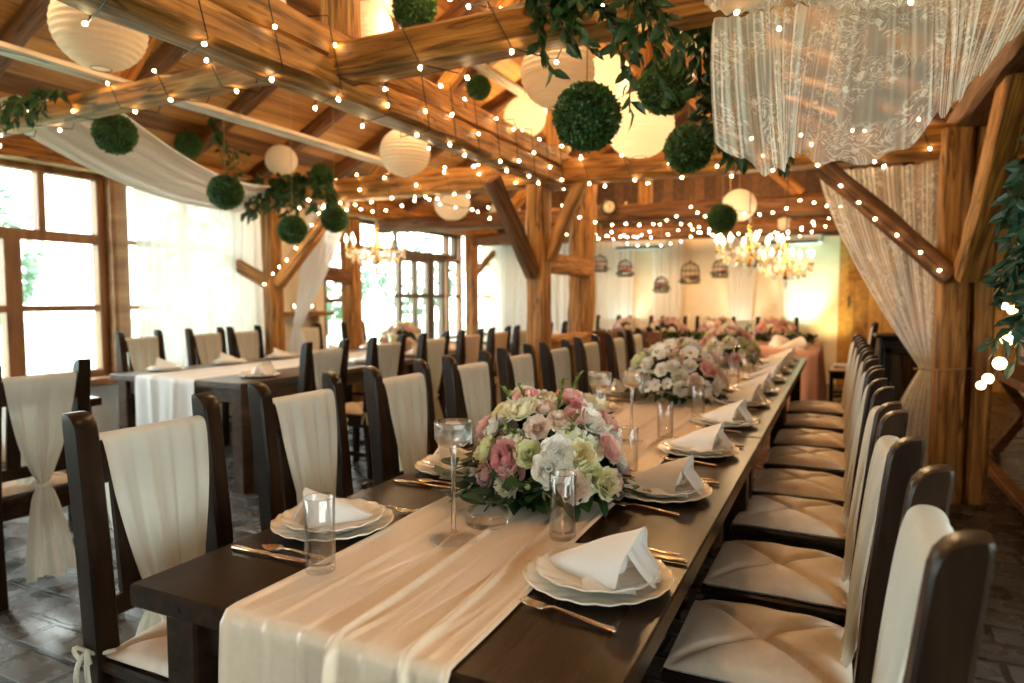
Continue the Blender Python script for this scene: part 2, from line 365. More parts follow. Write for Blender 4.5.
def bez(p0, p1, p2, n): return [V(p0) * (1 - t) ** 2 + V(p1) * 2 * t * (1 - t) + V(p2) * t * t for t in [i / n for i in range(n + 1)]]

# ------------------------------------------------------------------ room
WL, WR, YB, YN = -6.0, 2.3, 11.5, -1.8
RIDGE_X, RIDGE_Z, SL = -2.15, 4.55, .50
def roof_z(x): return RIDGE_Z - abs(x - RIDGE_X) * SL
fl = MB(); fl.box((-1.85, 3.7, -.06), (8.5, 15.8, .12)); struct(fl.obj('floor', 'floor'))
gd = MB(); gd.box((-14, 6, -.35), (70, 70, .2)); struct(gd.obj('ground', 'lawn'), 'green lawn outside the windows')

def slab(name, p0, p1, y0, y1, th, mat, label=None):     # sloping slab from p0=(x,z) to p1, local X down the slope, local Y along the room
    p0 = V((p0[0], 0, p0[1])); p1 = V((p1[0], 0, p1[1])); ln = (p1 - p0).length
    b = MB(); b.box((ln / 2, (y1 - y0) / 2, th / 2), (ln, y1 - y0, th))
    o = b.obj(name, mat, None, False, (p0.x, y0, p0.z)); o.rotation_euler = (0, -math.atan2(p1.z - p0.z, p1.x - p0.x), 0)
    return struct(o, label)
slab('ceiling', (RIDGE_X, RIDGE_Z), (2.6, roof_z(2.6)), -4.2, 11.7, .06, 'ceil')
o = slab('ceiling', (-6.35, roof_z(-6.35)), (RIDGE_X, RIDGE_Z), -4.2, 11.7, .06, 'ceil')

def beam(name, p0, p1, w, h, mat='timber', jit=.008, label=None, seed=None, kind='structure', roll=0.0):
    rnd = random.Random(seed if seed is not None else hash((round(p0[0], 2), round(p0[1], 2), round(p1[2], 2))) & 0xffff)
    p0 = V(p0); p1 = V(p1); d = p1 - p0; ln = d.length; n = max(2, int(ln / .16)); d.normalize()
    up = V((0, 0, 1)) if abs(d.z) < .95 else V((0, 1, 0))
    y = up.cross(d).normalized(); z = d.cross(y)
    ch = min(w, h) * .12; rings = []
    sway = [rnd.uniform(-1, 1) * jit for _ in range(4)]
    for i in range(n + 1):
        t = i / n; ring = []
        ox = math.sin(t * 5 + sway[0] * 99) * jit * .7; oz = math.sin(t * 4 + sway[1] * 99) * jit * .7
        for a, b in ((-1, -.72), (-.72, -1), (.72, -1), (1, -.72), (1, .72), (.72, 1), (-.72, 1), (-1, .72)):
            ring.append(V((t * ln, a * w / 2 + ox + rnd.uniform(-jit, jit) * .6, b * h / 2 + oz + rnd.uniform(-jit, jit) * .6)))
        rings.append(ring)
    mb = MB(); mb.loft(rings); o = mb.obj(name, mat, None, True, sharp=True)
    R = Matrix((d, y, z)).transposed()
    if roll: R = R @ Matrix.Rotation(roll, 3, 'X')
    o.matrix_world = Matrix.Translation(p0) @ R.to_4x4()
    return tag(o, label, None, None, kind)

TZ = 2.20   # underside of the tie beams
TB = {}
for nm, y in (('near', 2.45), ('far', 5.20), ('third', 8.0), ('fourth', 10.6)):
    z = TZ + .13
    if nm == 'near':
        beam('tie_beam', (-5.95, y, 2.34), (-2.02, y, 2.39), .12, .12, 'timber')
        beam('tie_beam', (-2.10, y, 2.335), (2.2, y, 2.325), .16, .155, 'timber')
    else:
        beam('tie_beam', (-5.95, y, z), (2.2, y, z - .03), .20, .20, 'timber' if nm == 'far' else 'timber_dark')
# doubled long beam along the room, with king posts
beam('purlin_beam', (-2.08, -3.9, TZ + .07), (-2.10, 5.3, TZ + .07), .20, .14, 'timber', .010)
beam('purlin_beam', (-2.09, -3.9, TZ + .21), (-2.11, 5.3, TZ + .21), .19, .14, 'timber', .010)
for y in (2.55, 5.2, 8.0):
    beam('king_post', (-2.10, y, TZ + (.285 if y < 6 else .2)), (-2.13, y, 4.45), .15, .15, 'timber')
beam('ridge_beam', (-2.15, -4, 4.36), (-2.15, 11.4, 4.36), .18, .20, 'timber_dark')
for x in (-4.2, .0): beam('purlin_beam', (x, -4, roof_z(x) - .20), (x, 11.4, roof_z(x) - .20), .16, .18, 'timber_dark')
for y in [-3.9 + .95 * i for i in range(17)]:
    beam('rafter', (-6.1, y, roof_z(-6.1) - .075), (-2.2, y, roof_z(-2.2) - .075), .11, .14, 'timber_dark')
    beam('rafter', (-2.1, y, roof_z(-2.1) - .075), (2.5, y, roof_z(2.5) - .075), .11, .14, 'timber_dark')
# struts from tie beams to rafters
for y in (2.6, 5.2, 8.0):
    beam('roof_strut', (-3.9, y, 2.42), (-2.25, y, 4.0), .12, .13, 'timber')
    beam('roof_strut', (-.4, y, 2.42), (-2.0, y, 4.0), .12, .13, 'timber')
# pale painted planks along the room
beam('ceiling_plank', (-3.66, 1.2, 2.50), (-3.62, 5.1, 2.49), .13, .035, 'timber_pale', .003)
beam('ceiling_plank', (-1.1, 2.6, 3.30), (-1.1, 8.6, 3.30), .13, .035, 'timber_pale', .003)
beam('ceiling_plank', (-3.2, 2.6, 3.55), (-3.2, 8.6, 3.55), .13, .035, 'timber_pale', .003)
# wall plates
beam('wall_plate', (-5.9, -4, 2.52), (-5.9, 11.4, 2.52), .22, .24, 'timber')
beam('wall_plate', (.72, 2.4, 2.44), (.72, 11.4, 2.44), .18, .18, 'timber_dark')
# posts and braces
beam('timber_post', (-2.27, 5.2, 0), (-2.25, 5.2, TZ + .03), .17, .18, 'timber')
beam('timber_post', (-2.36, 6.4, 0), (-2.28, 6.4, TZ + .4), .22, .20, 'timber', .018)
beam('timber_brace', (-2.44, 4.72, TZ + .02), (-2.27, 5.12, 1.50), .10, .13, 'timber_dark')
beam('timber_brace', (-2.18, 5.2, 1.62), (-1.88, 5.2, TZ + .05), .09, .11, 'timber')
beam('timber_rail', (-2.26, 5.25, 1.60), (-2.26, 6.35, 1.60), .12, .17, 'timber')
beam('timber_rail', (-2.26, 5.25, .92), (-2.26, 6.35, .92), .12, .12, 'timber')
beam('timber_post', (.64, 5.12, 0), (.64, 5.12, 2.36), .18, .18, 'timber')
beam('timber_post', (.80, 5.16, 0), (.80, 5.16, 2.36), .13, .17, 'timber')
beam('timber_post', (1.16, 7.5, 0), (1.16, 7.5, 2.45), .18, .17, 'timber')
beam('timber_brace', (-.12, 5.08, 2.18), (.62, 5.05, 1.44), .11, .13, 'timber_dark')
beam('timber_brace', (.70, 5.0, 1.46), (.76, 3.95, 2.50), .13, .17, 'timber')
beam('timber_post', (-5.25, 5.25, 0), (-5.25, 5.25, 2.25), .16, .16, 'timber')
beam('timber_post', (-5.35, 6.62, 0), (-5.35, 6.62, 2.25), .20, .20, 'timber')
beam('timber_brace', (-5.17, 5.24, 1.46), (-4.35, 5.24, 2.24), .10, .12, 'timber')
beam('timber_brace', (-5.29, 5.24, 1.46), (-5.9, 5.24, 1.72), .10, .12, 'timber')
beam('timber_rail', (-5.32, 6.5, 1.55), (-5.32, 5.9, 1.62), .12, .16, 'timber_dark')

# walls
def wall_box(name, x0, x1, y0, y1, z0, z1, mat, label=None):
    b = MB(); b.box(((x1 - x0) / 2, (y1 - y0) / 2, (z1 - z0) / 2), (x1 - x0, y1 - y0, z1 - z0))
    return struct(b.obj(name, mat, None, False, (x0, y0, z0)), label)
wall_box('wall_left', WL - .18, WL, -4.2, 7.45, -.1, .60, 'plaster', 'white low wall under the windows')
wall_box('wall_left', WL - .18, WL, 9.55, 13, -.1, .60, 'plaster')
wall_box('wall_left', WL - .18, WL, -4.2, 13, 2.42, 2.66, 'plaster')
wall_box('wall_left', WL - .18, WL + .02, 5.55, 6.85, .60, 2.42, 'cream_wall', 'plastered wall pier with a lit shelf')
wall_box('wall_back', WL - .18, -.02, YB, YB + .15, -.1, 2.45, 'cream_wall', 'cream wall behind the head table')
wall_box('wall_back', -.02, WR + .3, YB - .02, YB + .15, -.1, 2.45, 'wallwood', 'yellow board wall behind the stove')
b = MB(); b.loft([[V((x, y, z)) for x, z in ((WL - .3, 2.45), (WR + .3, 2.45), (WR + .3, roof_z(WR + .3)), (RIDGE_X, RIDGE_Z), (WL - .3, roof_z(WL - .3)))] for y in (YB, YB + .12)])
struct(b.obj('wall_back', 'brownwall', None, False), 'brown boarded gable')
wall_box('wall_right', WR, WR + .16, 3.2, YB, .9, 2.4, 'brownwall')
wall_box('wall_right', WR, WR + .16, -4.2, 3.2, 2.1, 2.6, 'brownwall')
wall_box('wall_right', WR, WR + .16, 1.4, 3.2, -.1, 2.1, 'brownwall')
wall_box('wall_right', WR, WR + .16, -4.2, -3.0, -.1, 2.1, 'brownwall')
wall_box('wall_right', WR, WR + .16, -3.0, 1.4, -.1, .75, 'plaster')
b = MB(); b.loft([[V((x, y, z)) for x, z in ((WL - .3, -.1), (WR + .3, -.1), (WR + .3, roof_z(WR + .3)), (RIDGE_X, RIDGE_Z), (WL - .3, roof_z(WL - .3)))] for y in (-4.2, -4.08)])
struct(b.obj('wall_front', 'brownwall', None, False), 'boarded wall at the near end of the hall')
wall_box('wall_right', WR - .04, WR + .16, 3.2, YB, -.1, .9, 'brick', 'low whitewashed stone wall')
wall_box('wall_partition', -2.38, -1.55, 6.52, 6.58, 0, .98, 'redwall', 'low red-brown board partition behind the post')
# wall beam across the back
beam('wall_plate', (-5.9, 11.38, 2.42), (2.2, 11.38, 2.42), .16, .18, 'timber')

# windows of the left wall: frame bars + panes
def window(n, y0, y1, z0, z1, vbars, hbars, mat='frame', label=None, x=WL - .05, w=.07):
    root = bpy.data.objects.new('window_%d' % n, None); COL.objects.link(root); struct(root, label)
    f = MB()
    f.cbox((x, y0 + w / 2, (z0 + z1) / 2), (.10, w, z1 - z0)); f.cbox((x, y1 - w / 2, (z0 + z1) / 2), (.10, w, z1 - z0))
    f.cbox((x, (y0 + y1) / 2, z0 + w / 2), (.098, y1 - y0, w)); f.cbox((x, (y0 + y1) / 2, z1 - w / 2), (.098, y1 - y0, w))
    for (y, za, zb, ww) in vbars: f.cbox((x, y, (za + zb) / 2), (.09, ww, zb - za))
    for (z, ya, yb, ww) in hbars: f.cbox((x, (ya + yb) / 2, z), (.086, yb - ya, ww))
    f.obj('window_frame', mat, root, False)
    p = MB(); p.box((x - .01, (y0 + y1) / 2, (z0 + z1) / 2), (.006, y1 - y0 - w, z1 - z0 - w)); p.obj('pane', 'pane', root, False)
    return root
window(1, 2.30, 3.99, .60, 2.42, [(3.46, 1.82, 2.40, .06), (3.22, .62, 1.84, .13)], [(1.83, 2.3, 3.99, .09), (1.22, 2.3, 3.99, .055)], label='brown wooden window nearest the camera')
window(2, 4.15, 5.55, .60, 2.42, [(4.85, .62, 2.40, .06)], [(1.83, 4.15, 5.55, .05), (1.22, 4.15, 5.55, .05)], label='brown wooden window behind the sheer curtain')
window(3, -4.0, 2.14, .60, 2.42, [(.4, .62, 2.4, .1), (-1.8, .62, 2.4, .1)], [(1.83, -4.0, 2.14, .09)])
window(9, -3.0, 1.4, .75, 2.1, [(-.8, .77, 2.1, .08)], [(1.6, -3, 1.4, .05)], x=WR + .05)
beam('timber_post', (-5.97, 4.07, .55), (-5.97, 4.07, 2.45), .16, .16, 'frame', .002)
beam('timber_post', (-5.97, 2.22, .55), (-5.97, 2.22, 2.45), .16, .16, 'frame', .002)
beam('window_sill', (-5.93, 2.1, .57), (-5.93, 5.5, .57), .18, .07, 'frame', .002)
window(4, 6.85, 7.50, 0.0, 2.42, [], [(1.28, 6.85, 7.5, .06)], 'door', label='narrow side light beside the open doorway')
window(5, 7.50, 10.28, 1.98, 2.42, [(8.5, 2.0, 2.4, .05)], [], 'door', label='glazed strip above the glass doors')
# glazed door leaf + side light
def glazed_door(n, y0, y1, z1, nv, zmid, label):
    root = bpy.data.objects.new('door_%d' % n, None); COL.objects.link(root); struct(root, label)
    x = WL - .05; f = MB(); w = .09
    for y in (y0 + w / 2, y1 - w / 2): f.cbox((x, y, z1 / 2), (.08, w, z1))
    f.cbox((x, (y0 + y1) / 2, z1 - .05), (.078, y1 - y0, .1)); f.cbox((x, (y0 + y1) / 2, .12), (.078, y1 - y0, .24))
    f.cbox((x, (y0 + y1) / 2, zmid), (.07, y1 - y0, .07))
    for i in range(1, nv): f.cbox((x, y0 + (y1 - y0) * i / nv, z1 / 2), (.066, .06, z1 - .1))
    f.obj('door_frame', 'door', root, False)
    p = MB(); p.box((x, (y0 + y1) / 2, z1 / 2), (.006, y1 - y0 - w, z1 - .15)); p.obj('pane', 'pane', root, False)
    h = MB(); h.tube([(x + .05, y0 + .05, 1.02), (x + .09, y0 + .05, 1.02), (x + .09, y0 + .15, 1.02)], .009); h.obj('handle', 'darkmetal', root)
glazed_door(1, 8.55, 9.45, 1.98, 2, 1.35, 'glass door with dark brown frame and two columns of panes')
window(6, 9.47, 9.86, 0.0, 1.98, [], [(1.35, 9.47, 9.86, .06)], 'door', label='narrow glass side light beside the glass door')
window(7, 9.95, 10.45, .60, 2.42, [], [(1.35, 9.95, 10.45, .05), (1.95, 9.95, 10.45, .05)], 'frame')
window(8, 10.75, 13.0, .60, 2.42, [(11.05, .62, 2.4, .04), (11.6, .62, 2.4, .05), (12.2, .62, 2.4, .04)], [(1.35, 10.75, 13, .04), (1.95, 10.75, 13, .04)], 'frame')
beam('timber_post', (-5.9, 10.6, 0), (-5.9, 10.6, 2.45), .18, .20, 'timber')
beam('timber_brace', (-5.88, 10.7, 1.72), (-5.88, 11.45, 2.2), .09, .10, 'timber')
# board door in the back wall
dr = bpy.data.objects.new('door_2', None); COL.objects.link(dr); struct(dr, 'yellow board door beside the stove')
b = MB(); b.cbox((.50, YB - .05, 1.0), (.86, .04, 2.0)); b.obj('door_leaf', 'wallwood', dr, False)
b = MB()
for z in (.35, 1.65): b.cbox((.50, YB - .085, z), (.80, .03, .13))
b.obj('ledge', 'timber', dr, False)
b = MB(); b.tube([(.12, YB - .08, 1.18), (.12, YB - .13, 1.18), (.12, YB - .13, 1.34), (.12, YB - .08, 1.34)], .012); b.obj('handle', 'darkmetal', dr)

# ------------------------------------------------------------------ garden outside
def tree(label, x, y, h, r, seed, mat='leaf_out'):
    rnd = random.Random(seed); root = thing('garden_tree', label, 'tree', (x, y, -.26), 0, 'trees outside the windows')
    t = MB(); t.tube([(0, 0, 0), (.05, 0, h * .35), (0, .05, h * .7)], [.14, .1, .05], 8); t.obj('trunk', 'bark', root)
    c = MB()
    for _ in range(800):
        d = V((rnd.gauss(0, 1), rnd.gauss(0, 1), rnd.gauss(0, 1))).normalized()
        p = V((d.x * r, d.y * r, h * .62 + d.z * h * .40)) * rnd.uniform(.75, 1.03); p.z = max(.25, p.z)
        c.leaf(p, d + V((rnd.uniform(-1, 1), rnd.uniform(-1, 1), -.3)), V((rnd.uniform(-1, 1), rnd.uniform(-1, 1), 1)), rnd.uniform(.25, .45), .2)
    c.obj('crown', mat, root, False)
for i, (x, y, h, r, lb) in enumerate([(-19, 4.6, 4.2, 1.5, 'garden tree seen through the window nearest the camera'), (-21, 10.0, 4.8, 1.7, 'garden tree seen through the second window from the camera'),
        (-20, 17, 4.5, 1.8, 'garden tree seen through the open doorway'), (-20, 23, 4.6, 1.9, 'garden tree seen through the glass door'), (-20, 30, 5, 2.0, 'garden tree seen past the farthest windows')]):
    tree(lb, x, y, h, r, 40 + i)

# ------------------------------------------------------------------ chairs
def make_chair(label, sash='sash', group=None):
    root = thing('dining_chair', label, 'chair', (0, 0, 0), 0, group)      # faces +X, seat centre at the origin
    SH, BX, HW, TOP = .435, -.205, .178, 1.03
    def px(z): return BX - max(0, z - SH) ** 1.25 * .11
    for s in (-1, 1):
        p = MB(); rings = []
        for z, w, t in ((0, .05, .05), (SH, .060, .058), (.70, .060, .057), (.93, .060, .056), (.985, .059, .055), (1.004, .055, .0545), (1.018, .045, .054), (1.026, .032, .053), (TOP, .016, .051)):
            cx = px(z) + (.03 * (1 - z / SH) * -1 if z < SH else 0); cy = s * HW; c = .006
            if z > .985: cx -= (.059 - w) * .42
            w2, t2 = w / 2, t / 2
            rings.append([V((cx + a, cy + b_, z)) for a, b_ in ((-w2 + c, -t2), (w2 - c, -t2), (w2, -t2 + c), (w2, t2 - c), (w2 - c, t2), (-w2 + c, t2), (-w2, t2 - c), (-w2, -t2 + c))])
        p.loft(rings); p.obj('back_post', 'chair', root, True, sharp=True)
        g = MB(); g.cbox((.185, s * .175, SH / 2 - .01), (.046, .046, SH - .02)); g.obj('front_leg', 'chair', root, False)
        g = MB(); g.cbox((-.01, s * .178, .16), (.36, .022, .035)); g.obj('stretcher', 'chair', root, False)
    b = MB(); b.cbox((.0, 0, SH + .001), (.43, .31 + .09, .028), .008); b.obj('seat', 'chair', root, False)
    b = MB()
    for s in (-1, 1): b.cbox((-.005, s * .168, SH - .045), (.35, .022, .062))
    b.cbox((.186, 0, SH - .045), (.022, .32, .062)); b.cbox((-.20, 0, SH - .045), (.022, .32, .062)); b.obj('apron', 'chair', root, False)
    b = MB(); b.cbox((px(.91), 0, .905), (.022, 2 * HW - .052, .105)); b.obj('top_rail', 'chair', root, False)
    b = MB(); b.cbox((px(.56), 0, .555), (.024, 2 * HW - .052, .05)); b.obj('lower_rail', 'chair', root, False)
    for y in (-.095, 0, .095):
        b = MB(); z0, z1 = .57, .87
        b.loft([[V((px(z) + a, y + c, z)) for a, c in ((-.007, -.026), (.007, -.026), (.007, .026), (-.007, .026))] for z in (z0, (z0 + z1) / 2, z1)]); b.obj('slat', 'chair', root, False)
    # cushion with quilted diagonals
    c = MB(); n = 40; hw = .192; hx = .195; z0 = SH + .0155
    def hgt(u, v):
        a, b_ = u * 2 - 1, v * 2 - 1
        e = max(0, 1 - abs(a) ** 5) ** .6 * max(0, 1 - abs(b_) ** 5) ** .6
        d = min(abs(a - b_), abs(a + b_)) * .5
        q = 1 - .55 * math.exp(-(d / .030) ** 2) - .16 * math.exp(-(d / .12) ** 2) - .25 * math.exp(-((a * a + b_ * b_) / .02))
        return e * q * .040 * (1 + .05 * math.sin(a * 9) * math.sin(b_ * 7 + 1))
    def pt(u, v, top):
        a, b_ = u * 2 - 1, v * 2 - 1; k = 1 - .02 * (1 - abs(a)) * (abs(b_) > .9)
        return V((a * hx + .012, b_ * hw * k, z0 + (.010 + hgt(u, v) if top else .0 + .010 * (max(abs(a), abs(b_)) > .99))))
    c.grid(n, n, lambda u, v: pt(u, v, True)); c.grid(n, n, lambda u, v: pt(u, v, False))
    cu = c.obj('cushion', 'cushion', root)
    for s in (-1, 1):
        t = MB(); q = V((px(SH) + .02, s * .178, z0 + .02))
        t.tube(bez((-.17, s * .17, z0 + .015), (-.18, s * .21, z0 + .02), q + V((-.035, s * .03, 0)), 6), .006, 6)
        for a in (-1, 1):
            t.tube(bez(q + V((-.03, s * .03, 0)), q + V((-.03 + a * .04, s * .06, .03)), q + V((-.03 + a * .02, s * .038, -.02)), 6), .005, 6)
            t.tube(bez(q + V((-.03, s * .03, 0)), q + V((-.03 + a * .02, s * .05, -.02)), q + V((-.03 + a * .025, s * .045, -.075)), 6), .006, 6)
        t.obj('cushion_tie', 'sash', cu)
    # sash: tail, knot, back sheet, over the rail, front sheet
    prof = [(-.10, .10, .105, .020), (-.085, .20, .095, .020), (-.07, .32, .075, .018), (-.052, .44, .048, .014), (-.045, .50, .024, .010), (-.045, .56, .050, .012), (-.042, .68, .095, .010), (-.035, .82, .125, .007), (-.028, .93, .142, .004), (-.020, .968, .147, .002),
            (.018, .970, .148, .002), (.029, .93, .147, .005), (.032, .82, .138, .008), (.034, .70, .118, .010), (.036, .60, .095, .012), (.034, .52, .066, .012), (.045, .482, .055, .010)]
    sm = MB(); nu = 44; rr = random.Random(3); ph = [rr.uniform(0, 6) for _ in range(5)]
    def cm(i, t, k):
        g = lambda j: prof[max(0, min(len(prof) - 1, j))][k]
        a, b_, c_, d_ = g(i - 1), g(i), g(i + 1), g(i + 2)
        return .5 * (2 * b_ + (c_ - a) * t + (2 * a - 5 * b_ + 4 * c_ - d_) * t * t + (3 * b_ - a - 3 * c_ + d_) * t ** 3)
    def sp(u, v):
        f = v * (len(prof) - 1); i = min(int(f), len(prof) - 2); t = f - i
        dx, z, hw_, am = (cm(i, t, k) for k in range(4)); front = v > .56
        y = (u * 2 - 1) * hw_ + (.012 * (v - .5) if front else -.01 * (.5 - v))
        pl = math.sin(u * 31 + ph[0] + v * 2) * .55 + math.sin(u * 17 + ph[1] - v * 3) * .6 + math.sin(u * 53 + ph[2]) * .22
        x = px(max(z, SH)) + dx + (pl * am if front else pl * am)
        if z < SH and not front: x -= 0
        return V((x, y, z + (.01 * math.sin(u * 9 + 1) if v < .03 else 0)))
    sm.grid(nu, 80, sp); so = sm.obj('sash', sash, root)
    kn = MB(); kn.tube([(px(.5) - .045 + .030 * math.cos(a), .034 * math.sin(a) , .50 + .006 * math.sin(2 * a)) for a in [2 * PI * i / 14 for i in range(14)]], .008, 6, closed=True)
    kn.obj('sash_knot', sash, so)
    return root
GL, GR = 'chairs on the window side of the long table', 'chairs on the post side of the long table'
chair0 = make_chair('first chair from the near end, window side of the long table, cream sash', group=GL)
KC = kids()
LY = [1.175, 1.79, 2.38, 2.97, 3.55, 4.13, 4.78, 5.45, 6.1, 6.75]
RY = [1.10, 1.70, 2.21, 2.81, 3.30, 3.87, 4.42, 5.05, 5.72]
rc = random.Random(11)
for i, y in enumerate(LY):
    lb = '%s chair from the near end, window side of the long table, cream sash' % ORD[i]
    x = -1.42 + (.06 if i == 0 else rc.uniform(-.012, .012)); rz = rc.uniform(-.03, .03)
    if i == 0: chair0.location = (x, y, 0); chair0.rotation_euler = (0, 0, .0)
    else: dup(chair0, lb, GL, (x, y, 0), rz, KC)
for i, y in enumerate(RY):
    dup(chair0, '%s chair from the near end, post side of the long table, cream sash' % ORD[i], GR, (-.125 + rc.uniform(-.01, .01), y, 0), PI + rc.uniform(-.03, .03), KC)
dup(chair0, 'chair beyond the far end of the post side row, facing the pink head table', 'chairs at the head table', (.12, 9.0, 0), PI, KC)
GB = 'chairs at the window table'
for i, y in enumerate([3.46, 4.13, 4.78, 6.55, 7.1]):
    nm = ['first', 'second', 'third', 'sixth', 'seventh'][i]
    dup(chair0, '%s chair from the near end, aisle side of the window table, cream sash' % nm, GB, (-3.27, y, 0), PI, KC)
for i, y in enumerate([3.86, 4.53, 5.0, 5.9, 6.7]):
    dup(chair0, '%s chair from the near end, window side of the window table, backlit sash' % ORD[i], GB, (-5.14, y, 0), 0, KC)
dup(chair0, 'near chair with long tied cream sash tail, its back to the camera', 'chairs at the nearest window table', (-3.36, 1.76, 0), PI - .06, KC)
pinkchair = dup(chair0, 'near one of two beige sash chairs on the aisle side of the window table', GB, (-3.27, 5.40, 0), PI, KC)
for ch in [c for c in COL.objects if c.parent == pinkchair and c.name.startswith('sash')]:
    ch.data = ch.data.copy(); ch.data.materials[0] = M['sash_pink']
KC = kids()
dup(pinkchair, 'far one of two beige sash chairs on the aisle side of the window table', GB, (-3.27, 5.98, 0), PI, KC)
for i, y in enumerate([8.1, 8.62]):
    dup(chair0, ['near', 'far'][i] + ' one of two chairs at the table by the glass doors', 'chairs at the table by the glass doors', (-3.34, y, 0), PI, KC)
for i, x in enumerate([-3.5, -2.95, -2.4, -1.85, -1.3, -.75]):
    dup(chair0, '%s chair behind the head table, counted from the windows' % ORD[i], 'chairs behind the head table', (x, 10.75, 0), -PI / 2, KC)

# ------------------------------------------------------------------ tables
def make_table(label, x0, x1, y0, y1, mat='table', H=.75, group=None, legw=.085):
    cx, cy = (x0 + x1) / 2, (y0 + y1) / 2; w, l = x1 - x0, y1 - y0
    root = thing('dining_table', label, 'table', (cx, cy, 0), 0, group)
    t = MB(); t.cbox((0, 0, H - .0225), (w, l, .045), .004); t.obj('tabletop', mat, root, False)
    a = MB()
    for s in (-1, 1):
        a.cbox((s * (w / 2 - .075), 0, H - .095), (.025, l - .2, .10)); a.cbox((0, s * (l / 2 - .075), H - .095), (w - .2, .025, .10))
    a.obj('apron', mat, root, False)
    for sx in (-1, 1):
        for sy in (-1, 1):
            g = MB(); g.cbox((sx * (w / 2 - .085), sy * (l / 2 - .085), (H - .045) / 2), (legw, legw, H - .045)); g.obj('leg', mat, root, False)
    return root
X0, X1 = -1.225, -.262
for i, (a, b_) in enumerate(((.835, 2.83), (2.834, 4.83), (4.834, 6.83))):
    make_table(['near section of the long dark wooden banquet table', 'middle section of the long dark wooden banquet table', 'far section of the long dark wooden banquet table, next to the head table'][i], X0, X1, a, b_, 'table', .75, 'sections of the long table')
for i, (a, b_) in enumerate(((3.2, 5.2), (5.204, 7.2))):
    make_table(['near half of the dark table beside the windows', 'far half of the dark table beside the windows'][i], -4.83, -3.50, a, b_, 'table_grey', .75, 'window tables', .10)
make_table('dark table nearest the camera beside the windows, behind the tied sash chair', -4.83, -3.72, .35, 2.42, 'table', .75, 'window tables', .10)
make_table('dark table near the glass doors with white napkins', -4.83, -3.55, 7.75, 9.5, 'table_grey', .75, 'window tables', .10)

TZ0 = .7505
def runner(label, xa, xb, y0, y1, drop, ridges, seed, mat, cat='table runner', name='table_runner', amp=1.0, far_drop=0.0):
    rnd = random.Random(seed); mb = MB(); Ltot = y1 - y0; tot = Ltot + drop + far_drop; nu, nv = 110, int(tot / .02)
    wr = [(rnd.uniform(0, 1), rnd.uniform(y0, y1), rnd.uniform(.008, .02), rnd.uniform(.10, .32), rnd.uniform(.001, .004)) for _ in range(int(14 * Ltot))]
    def fn(u, v):
        s = v * tot - drop; y = y0 + s
        uu = u
        xl = xa + .008 * math.sin(y * 3.1 + 1) + .006 * math.sin(y * 7); xr = xb + .010 * math.sin(y * 2.3) + .006 * math.sin(y * 6 + 2)
        x = xl + (xr - xl) * uu; h = .0015
        for (c, dc, w, a, ph) in ridges:
            cc = c + dc * math.sin(y * 1.1 + ph); h += a * amp * math.exp(-((uu - cc) / w) ** 2) * (.75 + .25 * math.sin(y * 2.2 + ph))
        for (c, yc, w, ly, a) in wr: 
            dy = (y - yc) / ly
            if abs(dy) < 2: h += a * amp * math.exp(-((uu - c - .06 * dy) / w) ** 2 - dy * dy)
        if s >= 0 and s <= Ltot:
            e = min(1, s / .02) 
            return V((x, y, TZ0 + .001 + h * (.4 + .6 * e)))
        if s < 0:
            k = -s; return V((x + .01 * math.sin(uu * 9) * k, y0 - .006 * min(1, k / .004) - h * 1.3 * min(1, k / .01) - .02 * k - (.006 * math.sin(uu * 11 + 1) + .003 * math.sin(uu * 27)) * min(1, k / .12), TZ0 + .0035 + h * max(0, 1 - k / .01) * .6 - k))
        k = s - Ltot; return V((x, y1 + .004 + h, TZ0 + .002 - k))
    mb.grid(nu, nv, fn); o = mb.obj(name, mat); return tag(o, label, cat)
runner('long champagne satin runner hanging over the near end of the banquet table', -.957, -.515, .835, 6.6, .52,
       [(.015, .0, .02, .006, 0), (.50, .03, .013, .016, 1.0), (.985, .005, .014, .010, 2.0), (.83, .04, .014, .017, 2.4), (.27, .05, .014, .006, 4.0), (.40, .04, .012, .005, 5.0), (.68, .03, .01, .004, 3.0)], 5, 'runner')
runner('white runner hanging over the near end of the window table', -4.52, -3.94, 3.2, 7.1, .62, [(.3, .03, .05, .012, 0), (.7, .03, .05, .012, 2)], 6, 'white_cloth')

